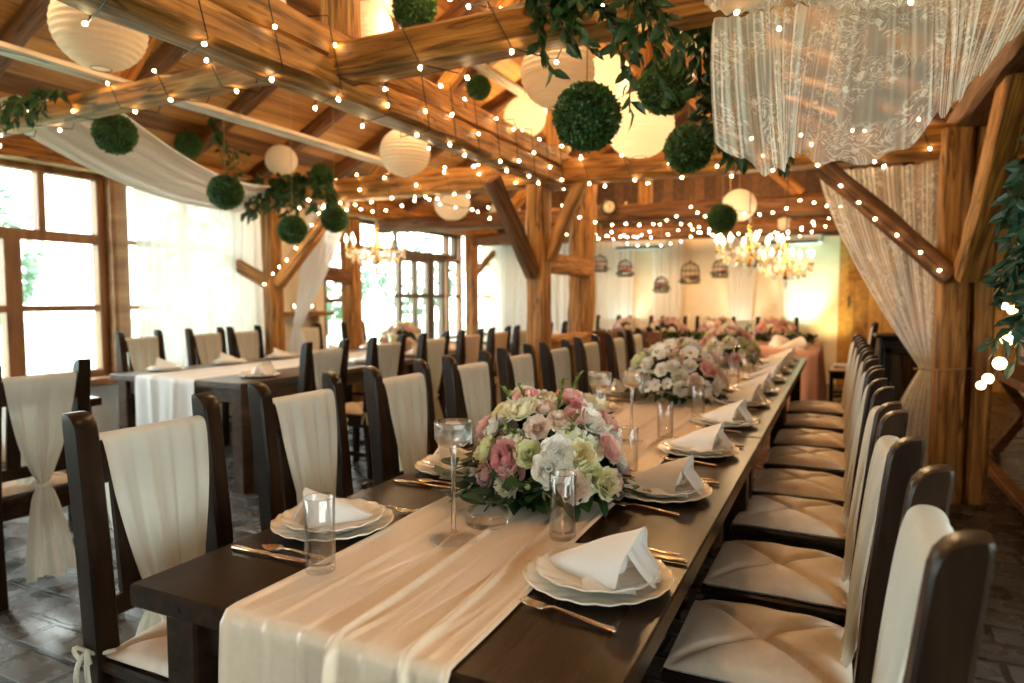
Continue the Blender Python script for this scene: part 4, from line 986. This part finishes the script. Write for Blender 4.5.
for i in range(13):
    x = -1.0 + .42 * i / 12; st.append((P(x, 2.33, 2.46), P(x + rnd.uniform(-.1, .1), 2.22, 2.38), P(x + rnd.uniform(-.04, .16), 2.28 + rnd.uniform(-.06, .04), 2.06 + rnd.uniform(-.10, .12) - (.06 if .5 < i / 12 else -.11))))
spray('dense leafy spray spilling over the near tie beam above the leaf balls', st, 430, .075, 'leaf_dark', 3, .40)
st = []
for i in range(7): st.append((P(-.52 + .03 * i, 2.53, 2.36), P(-.50 + .05 * i, 2.72, 2.1), P(-.50 + .05 * i, 2.8, 1.84 + rnd.uniform(-.06, .2))))
spray('leafy strands hanging behind the leaf balls beside the lace', st, 480, .07, 'leaf_dark', 4, .42)
st = []
for i in range(11):
    z = 1.70 - .048 * i; st.append((P(.52, 2.30, z + .06), P(.47, 2.25, z + .05), P(.395 + rnd.uniform(-.02, .04), 2.24 + rnd.uniform(-.1, .1), z - .05)))
st.append((P(.50, 2.30, 1.78), P(.47, 2.28, 1.5), P(.44, 2.28, 1.12)))
gg = spray('dark green leaf garland hanging at the post side edge, with a gold hoop', st, 420, .062, 'leaf_teal', 5, .40)
h = MB(); h.tube([(.06 + .14 * math.cos(a), .0, -.28 + .17 * math.sin(a)) for a in [2 * PI * i / 36 for i in range(36)]], .005, 8, closed=True); h.obj('hoop', 'gold', gg)
h = MB(); h.tube([(.0, 0, 0), (.0, .12, .50)], .003, 5); h.obj('hanging_cord', 'cord', gg)
st = []
for i in range(8):
    t = i / 7; st.append((P(-5.28 + .95 * t, 5.0, 2.46), P(-5.25 + .95 * t + .1, 4.9, 2.44), P(-5.2 + .95 * t + rnd.uniform(-.1, .1), 4.9, 2.12 + rnd.uniform(-.02, .12))))
spray('leafy garland along the far tie beam near the windows', st, 380, .11, 'leaf_dark', 6, .42)
st = []
for i in range(8):
    st.append((P(-4.55 + .1 * i, 2.33, 2.44), P(-4.6 + .1 * i, 2.28, 2.4), P(-4.65 + .12 * i + rnd.uniform(-.1, .1), 2.25, 2.12 + rnd.uniform(-.08, .18))))
spray('leafy garland on the log beam nearest the windows', st, 150, .075, 'leaf_dark', 7, .42)
st = [(P(-5.0, 4.3, 2.98), P(-4.9, 4.3, 2.6), P(-4.75 + .05 * i, 4.3, 2.28 + .06 * i)) for i in range(5)]
spray('leafy twig hanging beside the dark leaf ball', st, 70, .085, 'leaf_dark', 8, .42)

# ------------------------------------------------------------------ string lights
bulbm = MB().sphere((0, 0, -.012), .0075, 8, 6, (1, 1, 1.3)).mesh('bulb', True, 'bulb')
capm = MB().tube([(0, 0, 0), (0, 0, .010)], .004, 6).mesh('bulb_cap', True, 'cable')
def string(label, pts, step, group='fairy light strings', sag=0.0, seed=0, limit=100):
    rnd = random.Random(seed); pts = [V(p) for p in pts]; root = thing('hanging_light_string', label, 'string lights', pts[0], 0, group); o0 = pts[0]
    # dense path
    path = []
    for a, b_ in zip(pts[:-1], pts[1:]):
        n = max(2, int((b_ - a).length / .05))
        for i in range(n): t = i / n; path.append(a.lerp(b_, t) - V((0, 0, sag * 4 * t * (1 - t) * (b_ - a).length)))
    path.append(pts[-1]); c = MB(); c.tube([p - o0 for p in path], .0028, 5); c.obj('cable', 'cable', root)
    acc = 0; cnt = 0
    for a, b_ in zip(path[:-1], path[1:]):
        acc += (b_ - a).length
        if acc >= step and cnt < limit:
            acc = rnd.uniform(-.35, .2) * step; cnt += 1
            o = bpy.data.objects.new('bulb', bulbm); COL.objects.link(o); o.parent = root; o.location = a - o0 + V((0, 0, -.003))
            o.rotation_euler = (rnd.uniform(-1.2, 1.2), rnd.uniform(-1.2, 1.2), 0)
    return root
def helix(p0, p1, w, h, turns, n0=0):
    p0, p1 = V(p0), V(p1); d = (p1 - p0).normalized(); y = V((0, 0, 1)).cross(d).normalized(); z = V((0, 0, 1)); out = []
    cs = [(-1, -1), (1, -1), (1, 1), (-1, 1)]
    for i in range(turns * 4 + 1):
        a, b_ = cs[(i + n0) % 4]; t = i / (turns * 4); out.append(p0.lerp(p1, t) + y * a * w / 2 + z * b_ * h / 2)
    return out
string('warm fairy lights wound round the near half of the doubled beam', helix((-2.09, 1.0, TZ + .14), (-2.09, 3.1, TZ + .14), .235, .30, 6), .22, seed=1)
string('warm fairy lights wound round the far half of the doubled beam', helix((-2.09, 3.1, TZ + .14), (-2.10, 5.05, TZ + .14), .235, .30, 7), .18, seed=2)
string('warm fairy lights wound on the log beam nearest the windows', helix((-4.9, 2.45, 2.353), (-2.3, 2.45, 2.386), .15, .15, 7), .20, seed=3)
string('warm fairy lights wound on the near tie beam beside the lace', helix((-1.95, 2.45, 2.335), (.5, 2.45, 2.33), .19, .19, 6), .24, seed=4)
string('warm fairy lights wound on the far tie beam between windows and post', helix((-4.9, 5.2, TZ + .13), (-2.4, 5.2, TZ + .13), .24, .24, 8), .17, seed=5)
string('warm fairy lights wound on the far tie beam from post to lace curtain', helix((-2.1, 5.2, TZ + .13), (.5, 5.2, TZ + .13), .24, .24, 8), .18, seed=6)
string('swag of fairy lights hanging below the tie beam near the small chandelier', [(-4.6, 5.05, 2.28), (-4.0, 5.02, 2.14), (-3.3, 5.02, 2.22), (-2.45, 5.05, 2.12)], .11, sag=.12, seed=7)
string('fairy lights climbing the brace beside the white tied drape', [(-5.3, 5.12, 1.42), (-4.95, 5.14, 1.70), (-4.6, 5.14, 2.06), (-4.35, 5.12, 2.26)], .10, seed=8)
for i, (pts, lb) in enumerate([([(-2.9, 7.85, 2.18), (-2.2, 7.0, 2.02), (-1.5, 7.8, 2.16), (-.8, 7.1, 2.0), (-.2, 7.8, 2.16)], 'swagged fairy lights across the third tie beam'), ([(-3.6, 8.4, 2.5), (-2.7, 8.9, 2.15), (-1.9, 8.3, 2.3), (-1.0, 8.8, 2.1), (.1, 8.4, 2.35)], 'swagged fairy lights between third and fourth tie beams'),
        ([(-2.2, 5.35, 2.15), (-1.75, 6.1, 2.0), (-1.3, 6.6, 2.18), (-.85, 6.0, 2.06), (-.3, 6.6, 2.2), (.2, 6.1, 2.1)], 'swagged fairy lights just behind the far tie beam'), ([(-3.2, 9.6, 2.3), (-2.5, 9.9, 2.1), (-1.7, 9.7, 2.3), (-.9, 9.9, 2.15), (-.1, 9.7, 2.3)], 'swagged fairy lights nearest the cream back wall'),
        ([(-3.6, 6.4, 2.3), (-3.0, 6.9, 2.12), (-2.4, 6.6, 2.0), (-2.25, 6.5, 1.7)], 'fairy lights behind the doubled post')]):
    string(lb, pts, .13, sag=.10, seed=20 + i)
string('fairy lights along the brace to the lace curtain post', [(-.1, 4.99, 2.12), (.2, 4.97, 1.82), (.6, 4.95, 1.45)], .11, seed=30)
string('fairy lights draped from the king post to the near tie beam', [(-2.0, 2.62, 2.9), (-1.6, 2.58, 2.62), (-1.0, 2.6, 2.48)], .11, sag=.08, seed=31)
# big frosted bulbs beside the right garland
root = thing('hanging_light_string', 'string of frosted round bulbs below the garland at the post side edge', 'string lights', (.46, 2.30, 1.235))
c = MB(); pth = [P(0, 0, .30), P(-.03, 0, .06), P(-.032, 0, -.02), P(-.04, 0, -.10), P(-.06, .01, -.155), P(-.075, .01, -.165)]; c.tube(pth, .003, 5); c.obj('cable', 'cable', root)
for p, r in ((P(-.030, -.006, .035), .013), (P(-.046, 0, .045), .010), (P(-.036, 0, -.045), .019), (P(-.052, 0, -.115), .018), (P(-.076, .01, -.16), .015), (P(-.092, .01, -.18), .013)):
    b = MB(); b.sphere(p, r, 14, 9); b.obj('bulb', 'bigbulb', root)

# ------------------------------------------------------------------ chandeliers
def chandelier(label, p, R, n, ztop, s=1.0):
    root = thing('crystal_chandelier', label, 'chandelier', p, .3, 'candle chandeliers')
    b = MB(); b.lathe([(.001, -.13), (.02, -.12), (.035, -.08), (.02, -.04), (.03, 0), (.045, .05), (.02, .10), (.015, .22), (.03, .25), (.001, .27)], 20); b.obj('stem', 'gold', root)
    c = MB(); c.tube([(0, 0, .26), (0, 0, ztop - p[2])], .005, 6); c.obj('hanging_chain', 'darkmetal', root)
    def drop(par, q, L_, r=1.0):
        cr = MB(); cr.tube([q + V((0, 0, .012)), q], .0015, 4); cr.lathe([(.0005, .001), (.008 * r, -.008), (.012 * r, -.020), (.007 * r, -L_ * .8), (.0005, -L_)], 6, q); cr.obj('crystal_drop', 'crystal', par, False)
    for i in range(n):
        a = 2 * PI * i / n; d = V((math.cos(a), math.sin(a), 0))
        arm = MB(); arm.tube(bez((d * .02) + V((0, 0, .0)), d * R * .75 + V((0, 0, -.16)), d * R + V((0, 0, .02)), 10), .006, 6)
        arm.lathe([(.001, .02), (.022, .022), (.026, .032), (.001, .028)], 10, d * R); ao = arm.obj('arm', 'gold', root)
        sl = MB(); sl.tube([d * R + V((0, 0, .03)), d * R + V((0, 0, .10))], .010, 8); sl.obj('candle_sleeve', 'wax', ao)
        fb = MB(); fb.lathe([(.006, .10), (.017, .118), (.016, .137), (.007, .162), (.0008, .178)], 10, d * R); fb.obj('bulb', 'chandbulb', ao)
        drop(ao, d * R + V((0, 0, .008)), .06); drop(ao, d * R * .78 + V((0, 0, -.055)), .06); drop(ao, d * R * .5 + V((0, 0, -.075)), .07)
        bs = MB(); ps = [d * (R * t) + V((0, 0, .18 * (1 - t) ** 2 + .035 - .05 * math.sin(PI * t))) for t in [k / 10 for k in range(11)]]; bs.tube(ps, .0015, 4)
        for q in ps[1:]: bs.sphere(q, .009, 6, 4)
        bs.obj('bead_strand', 'crystal', ao)
        a2 = a + 2 * PI / n; d2 = V((math.cos(a2), math.sin(a2), 0)); sw = MB()
        ps = [(d * (1 - t) + d2 * t).normalized() * R * .98 + V((0, 0, .03 - .30 * t * (1 - t))) for t in [k / 8 for k in range(9)]]; sw.tube(ps, .0015, 4)
        for q in ps[1:-1]: sw.sphere(q, .010, 6, 4)
        sw.obj('bead_swag', 'crystal', ao)
        for rr, zz in ((.62, -.02), (.36, .02)):
            dd = (d + d2).normalized() * R * rr; drop(ao, dd + V((0, 0, zz)), .09, 1.25)
    drop(root, V((0, 0, -.13)), .09, 1.6)
    return root
chandelier('small candle chandelier in front of the glass doors', (-4.17, 5.55, 1.76), .29, 9, 2.25)
chandelier('bright candle chandelier over the end of the long table', (-.77, 6.68, 1.72), .29, 8, 2.75)
chandelier('second candle chandelier, lower and farther than the bright one', (-.50, 7.4, 1.62), .25, 8, 2.6)

# ------------------------------------------------------------------ birdcages by the back wall
def cage(label, p, r, zt, seed):
    rnd = random.Random(seed); root = thing('hanging_birdcage', label, 'birdcage', p, rnd.uniform(0, 3), 'hanging birdcages with flowers'); h = r * 1.9; r = r * .86
    w = MB(); n = 12
    for i in range(n):
        a = 2 * PI * i / n; d = V((math.cos(a), math.sin(a), 0))
        w.tube([d * r] + [d * r + V((0, 0, h * .6))] + [d * r * math.cos(t) + V((0, 0, h * .6 + r * .9 * math.sin(t))) for t in (.4, .8, 1.2, 1.5)], .0045, 5)
    for z in (0, h * .3, h * .6): w.tube([(r * math.cos(2 * PI * i / 20), r * math.sin(2 * PI * i / 20), z) for i in range(20)], .005, 5, closed=True)
    w.lathe([(.001, h * .6 + r * .86), (.02, h * .6 + r * .9), (.008, h * .6 + r * 1.05), (.001, h * .6 + r * 1.2)], 8); w.obj('wire_cage', 'darkmetal', root)
    b = MB(); b.lathe([(.001, -.012), (r, -.012), (r * 1.04, 0), (r, .008), (.001, .008)], 20); b.obj('tray', 'darkmetal', root)
    f = MB(); foliage(f, rnd, 26, r * 1.1, .02, (.04, .08)); f.obj('foliage', 'leaf_dark', root, False)
    for i in range(9):
        a = rnd.uniform(0, 6.3); q = V((math.cos(a) * r * rnd.uniform(.1, .85), math.sin(a) * r * rnd.uniform(.1, .85), .03 + rnd.uniform(0, .05)))
        o = bpy.data.objects.new('ruffled_bloom', FM[('rose', rnd.choice(['pink', 'rose', 'blush', 'white', 'lilac']))]); COL.objects.link(o); o.parent = root; o.location = q; o.scale = (.058,) * 3
    c = MB(); c.tube([(0, 0, h * .6 + r * 1.15), (0, 0, zt - p[2])], .003, 5); c.obj('cord', 'cord', root)
def at(u, v, y):
    c, s = math.cos(YAW), math.sin(YAW); F = V((-s * math.cos(PITCH), c * math.cos(PITCH), -math.sin(PITCH))); R = V((c, s, 0)); U = R.cross(F)
    r = F + R * ((u - 512) / F_PX) - U * ((v - 341.5) / F_PX); return V((0, 0, CAM_H)) + r * (y / r.y)
for i, (u, v, lb) in enumerate([(600, 271, 'birdcage nearest the timber posts'), (625, 276, 'second birdcage from the posts, pink flowers'), (661, 292, 'lowest hanging birdcage with trailing leaves'), (690, 283, 'widest birdcage, red and pink flowers'), (720, 277, 'birdcage just left of the chandelier'), (752, 266, 'birdcage under the bright chandelier')]):
    p = at(u, v, 10.0); cage(lb + ', hanging before the cream wall', p, [.125, .125, .115, .155, .125, .12][i], 2.75, 60 + i)

# ------------------------------------------------------------------ curtains and drapes
def sheet(name, label, cat, fn, nu, nv, mat, kind=None, uvscale=None, group=None):
    mb = MB(); mb.grid(nu, nv, fn, uv=True); o = mb.obj(name, mat, None, True, uvscale=uvscale); return tag(o, label, cat, group, kind)
def ple(u, k, ph, amp): return amp * (math.sin(u * k + ph) * .6 + math.sin(u * k * 1.7 + ph * 2) * .4)
# sheer curtain before the second window
sheet('sheer_curtain', 'sheer white curtain hanging in front of the windows behind the window table', 'curtain',
      lambda u, v: V((-5.72 + ple(u, 95, 1, .035) * (.4 + .6 * v), 4.05 + u * 1.72 + .03 * math.sin(v * 4 + u * 12), 2.42 - 2.40 * v)), 150, 24, 'sheer')
sheet('sheer_curtain', 'sheer white curtain at the far corner beyond the glass doors', 'curtain',
      lambda u, v: V((-5.6 + u * 1.5, 11.1 + ple(u, 80, 2, .04), 2.40 - 2.38 * v)), 110, 20, 'sheer')
# white drape tied at the left timber post
def tied(p_top0, p_top1, p_tie, p_bot, wt, wb, ph, depth, kfold=60, vt=.66):
    p_top0, p_top1, p_tie, p_bot = V(p_top0), V(p_top1), V(p_tie), V(p_bot); dirx = (p_top1 - p_top0).normalized(); nrm = dirx.cross(V((0, 0, 1))).normalized()
    def fn(u, v):
        if v <= vt:
            t = v / vt; e = t ** 1.35; a = p_top0.lerp(p_top1, u); b_ = p_tie + dirx * (u - .5) * wt
            p = a.lerp(b_, e) ; p.z = a.z + (b_.z - a.z) * t; p.z -= .10 * math.sin(PI * t) * (1 - abs(2 * u - 1)) * .5
            am = depth * (1 - .55 * t)
        else:
            t = (v - vt) / (1 - vt); a = p_tie + dirx * (u - .5) * wt; b_ = p_bot + dirx * (u - .5) * wb; p = a.lerp(b_, t); q = math.sin(min(1, t * 1.6) * PI / 2)
            p.x = a.x + (b_.x - a.x) * q; p.y = a.y + (b_.y - a.y) * q; am = depth * (.45 + .55 * q)
        return p + nrm * ple(u, kfold, ph, am)
    return fn
sheet('tied_drape', 'white drape tied back at the timber post beside the lit shelf', 'drape', tied((-4.95, 5.44, 2.30), (-4.40, 5.44, 2.30), (-5.12, 5.44, 1.0), (-5.08, 5.44, .02), .10, .42, .4, .03, 50, .58), 70, 50, 'drape')
# ceiling swag of white cloth
def swag(u, v):
    a = V((-4.75, 2.25, 2.50)).lerp(V((-4.05, 2.75, 2.50)), u); b_ = V((-5.45, 5.0, 2.16)).lerp(V((-5.05, 5.25, 2.42)), u); p = a.lerp(b_, v); p.z -= .16 * math.sin(PI * v); p.z += ple(u, 34, 1, .025); return p
sheet('ceiling_drape', 'white cloth band swagged under the roof towards the window post', 'drape', swag, 60, 40, 'drape')
# lace swag on the near tie beam
def lace(u, v):
    x = -.40 + .99 * u
    edge = .07 * max(0, 1 - u / .10)
    bot = 1.765 + edge - .070 * abs(math.sin((u + .02) * PI * 3.1)) ** .7 * (1 - .4 * u) + max(0, (u - .50)) ** 1.25 * .86
    top = 2.20 - .02 * u
    side = min(1, abs(u - .47) / .20)            # flat panel in the middle, gathers on both sides
    z = top + (bot - top) * v + .010 * math.sin(u * 70 + 3) * (v > .97)
    y = 2.31 - .06 * math.sin(PI * v * .9) + (ple(u + .012 * math.sin(u * 37), 118, .6, .5) * (.55 + .45 * math.sin(u * 29 + 1)) + .7 * ple(u + .01 * math.sin(u * 23), 57, 2, .5) + .3 * ple(u + .02 * v, 201, 1, .5)) * (.012 + (.036 + .02 * v) * side) + .02 * v
    xx = x + .06 * math.sin(u * 13) * v * (1 - .6 * u) + (.30 - u) * .05 * v - .10 * max(0, u - .6) * v
    return V((xx, y, z))
sheet('lace_swag', 'wide floral lace swag hanging from the near tie beam', 'lace drape', lace, 420, 60, 'lace', None, (2.0, .9))
def lacetop(u, v):
    x = -.405 + .80 * u; sc = [0, .40, .93, 1.3]
    k = 0 if u < .30 else 1; a = (u / .30) if k == 0 else (u - .30) / .70
    sag = (.040 if k == 0 else .050) * math.sin(PI * min(1, a)) ** .7
    zb = 2.215 - .075 * u - sag
    return V((x, 2.225 - .035 * math.sin(PI * v) + ple(v, 16, u * 9, .010) + ple(u, 50, v * 3, .006), 2.43 + (zb - 2.43) * v + .006 * math.sin(u * 130) * (v > .96)))
sheet('lace_valance', 'scalloped lace gathered over the near tie beam above the lace swag', 'lace drape', lacetop, 160, 30, 'lace', None, (1.6, .5))
# lace curtain tied at the right post
sheet('lace_curtain', 'floral lace curtain tied back to the timber post at waist height', 'lace curtain', tied((-.16, 5.34, 2.20), (.72, 5.34, 2.20), (.53, 5.24, .84), (.47, 5.24, .02), .08, .30, .9, .036, 70, .62), 240, 80, 'lace', None, (1.1, 1.9))
cordm = MB(); cordm.tube([P(.45, 5.19, .84), P(.53, 5.17, .84), P(.56, 5.05, .85), P(.62, 5.00, .86), P(.75, 5.02, .87)], .006, 6); cordm.tube(bez((.56, 4.95, .86), (.56, 4.95, .6), (.565, 4.98, .42), 8), .005, 6)
tag(cordm.obj('hanging_tie_cord', 'cord'), 'thin cord tying the lace curtain to the timber post', 'cord')
# drapes of the cream wall
for i, (x, w, lb) in enumerate([(-5.4, .75, 'white wall drape nearest the windows'), (-4.45, .6, 'second white wall drape from the windows'), (-3.5, .55, 'third white wall drape from the windows'), (-2.6, .40, 'white wall drape behind the birdcages'), (-1.55, .26, 'gathered white wall drape left of the chandelier'), (-1.28, .22, 'gathered white wall drape behind the bright chandelier'), (-.74, .2, 'gathered white wall drape nearest the yellow board wall')]):
    def fn(u, v, x=x, w=w, i=i):
        k = 1 - (.55 if i > 3 else .15) * math.sin(min(1, v * 1.3) * PI / 2); lean = (.10 if i == 4 else -.10 if i == 5 else .06 if i == 6 else 0) * v
        return V((x + lean + (u - .5) * w * k * 1.3, 11.36 + ple(u, 26, i, .03), 2.30 - 2.26 * v))
    sheet('wall_drape', lb, 'drape', fn, 40, 16, 'drape', None, None, 'white drapes on the cream wall')

# ------------------------------------------------------------------ other furnishings
def aircon(label, p, w):
    root = thing('wall_air_conditioner', label, 'air conditioner', p)
    b = MB(); b.cbox((0, 0, .14), (w, .20, .28), .03); b.obj('casing', 'white', root, True, sharp=True)
    b = MB(); b.cbox((0, -.10, .035), (w * .88, .02, .035)); b.obj('air_flap', 'black', root, False)
aircon('long white air conditioner on the cream wall near the door', (-.78, 11.38, 2.13), 1.05); aircon('white air conditioner near the timber post', (-3.05, 11.38, 2.13), .95)
cl = thing('hanging_clock', 'small round dark-rimmed clock on the beam beside the post', 'clock', at(609, 207, 7.86))
b = MB(); b.tube([(.085 * math.cos(2 * PI * i / 24), 0, .085 * math.sin(2 * PI * i / 24)) for i in range(24)], .016, 8, closed=True); b.obj('rim', 'darkmetal', cl)
b = MB(); b.loft([[V((.084 * math.cos(2 * PI * i / 24), y, .084 * math.sin(2 * PI * i / 24))) for i in range(24)] for y in (.012, -.004)]); b.obj('dial', 'cream_wall', cl)
b = MB(); b.tube([(0, -.008, 0), (.03, -.008, .035)], .004, 5); b.tube([(0, -.008, 0), (-.01, -.008, .062)], .003, 5); b.obj('hand', 'black', cl)
# stove
sv = thing('wood_stove', 'black iron wood stove with a glass door behind the lace curtain', 'stove', (.54, 7.0, 0))
b = MB(); b.cbox((0, 0, .54), (.44, .44, .84), .015); b.cbox((0, 0, .97), (.50, .50, .03), .008); b.obj('body', 'stove', sv, False)
for sx in (-1, 1):
    for sy in (-1, 1): g = MB(); g.cbox((sx * .17, sy * .17, .06), (.05, .05, .125)); g.obj('leg', 'stove', sv, False)
d = MB()
for a, c_, e in ((-.15, .60, 0), (.15, .60, 0)): d.cbox((a, -.235, c_), (.06, .03, .56))
for z in (.35, .85): d.cbox((0, -.235, z), (.36, .03, .06))
dd = d.obj('door', 'stove', sv, False); g = MB(); g.box((0, -.228, .6), (.25, .008, .46)); g.obj('door_glass', 'glass', dd, False); g = MB(); g.tube([(.15, -.25, .56), (.15, -.29, .57), (.15, -.29, .66), (.15, -.25, .67)], .009); g.obj('handle', 'metal', dd)
g = MB(); g.tube([(-.03, .05, .98), (-.03, .05, 2.6)], .055, 16); g.obj('flue_pipe', 'stove', sv)
# trestle table on the right
tt = thing('trestle_table', 'brown wooden trestle table beyond the timber post', 'table', (1.42, 5.9, 0))
b = MB(); b.cbox((0, 0, .70), (.60, 2.6, .06)); b.obj('tabletop', 'timber_dark', tt, False)
for sy in (-1, 1):
    for s in (-1, 1):
        g = MB(); rot = Matrix.Rotation(s * .55, 3, 'Y'); g.cbox((s * .0, sy * .95 + s * .04, .345), (.07, .07, .80), .006, rot); g.obj('leg', 'timber_dark', tt, False)
g = MB(); g.cbox((0, 0, .30), (.06, 1.9, .08)); g.obj('stretcher', 'timber_dark', tt, False)
g = MB(); g.cbox((-.36, 0, .03), (.08, 2.5, .06)); g.obj('foot_rail', 'timber_dark', tt, False)
# shelf with candles in the pier
sh = thing('wall_shelf', 'small wooden shelf on the plastered pier beside the tied drape', 'shelf', (-5.86, 6.2, 1.12))
b = MB(); b.cbox((0, 0, 0), (.24, 1.1, .05)); b.obj('board', 'timber', sh, False)
for s in (-1, 1): b = MB(); b.cbox((-.05, s * .4, -.10), (.10, .05, .16)); b.obj('bracket', 'timber', sh, False)
for i, (y, lb) in enumerate([(5.85, 'lit candle jar on the shelf end nearest the camera'), (6.15, 'lit candle jar in the middle of the wall shelf'), (6.45, 'lit candle jar on the far end of the wall shelf')]):
    c = thing('candle_jar', lb, 'candle', (-5.82, y, 1.146)); b = MB(); b.lathe([(.001, 0), (.04, 0), (.045, .09), (.042, .09), (.038, .01), (.001, .006)], 18); b.obj('jar', 'glass', c)
    b = MB(); b.tube([(0, 0, .008), (0, 0, .05)], .028, 12); wx = b.obj('wax', 'wax', c); b = MB(); b.lathe([(.002, .052), (.008, .062), (.006, .075), (.0005, .09)], 8); b.obj('flame', 'chandbulb', wx)
# folded linens on the far chair
put_y = 9.0
for i in range(2):
    b = MB(); b.grid(10, 10, lambda u, v: V(((u - .5) * .32, (v - .5) * .32, .004 + .012 * (1 - (2 * u - 1) ** 4) * (1 - (2 * v - 1) ** 4) + .002 * math.sin(u * 9 + i)))); b.box((0, 0, .004), (.31, .31, .008))
    tag(b.obj('folded_linen', 'white_cloth', None, True, (.11, 9.0, .494 + .018 * i)), ['folded white linen on the far chair seat, lower of two', 'folded white linen on the far chair seat, upper of two'][i], 'linen')

# ------------------------------------------------------------------ light
w = bpy.data.worlds.new('sky'); S.world = w; w.use_nodes = True
nt = w.node_tree; nt.nodes.clear(); out = nt.nodes.new('ShaderNodeOutputWorld'); bg = nt.nodes.new('ShaderNodeBackground')
bg.inputs[0].default_value = (.91, 1.0, .975, 1); bg.inputs[1].default_value = 8.0; nt.links.new(bg.outputs[0], out.inputs[0])
def lamp(name, kind, loc, energy, col, size=.1, **kw):
    d = bpy.data.lights.new(name, kind); d.energy = energy; d.color = col
    if kind == 'POINT' or kind == 'SPOT': d.shadow_soft_size = size
    o = bpy.data.objects.new(name, d); COL.objects.link(o); o.location = loc
    for k, v in kw.items(): setattr(d, k, v)
    return o
WARM = (1, .58, .24)
for x, y, z, e in ((-1.5, 3.2, 3.3, 48), (-2.8, 4.4, 3.3, 48), (-1.4, 6.4, 3.2, 55), (-3.2, 7.6, 3.2, 55), (-.9, 9.3, 2.75, 60), (-2.9, 9.7, 2.75, 60), (-3.4, 1.6, 3.0, 30), (-.6, 1.3, 2.9, 22)):
    lamp('unseen_warm_fill', 'POINT', (x, y, z), e, WARM, .08)  # added warm fill without fixtures, brightens the roof boards and back wall
for p in ((-4.17, 5.55, 2.0), (-.77, 6.68, 1.98), (-.5, 7.4, 1.86)): lamp('chandelier_glow', 'POINT', p, 10, (1, .66, .34), .12)
def spot(name, loc, tgt, e, col, ang):
    o = lamp(name, 'SPOT', loc, e, col, .06, spot_size=ang, spot_blend=.7); o.rotation_euler = (V(tgt) - V(loc)).to_track_quat('-Z', 'Y').to_euler()
spot('uplight', (-.45, 10.9, .25), (-.5, 11.4, 1.6), 150, (.45, 1, .82), .8)
spot('uplight', (-.15, 10.95, .25), (-.1, 11.4, 1.4), 45, (1, .85, .35), 1.1)
spot('uplight', (-3.3, 10.95, .25), (-3.3, 11.4, 1.6), 90, (.6, 1, .9), 1.0)
spot('uplight', (-1.45, 10.95, .25), (-1.45, 11.4, 1.6), 80, (1, .95, .7), 1.0)
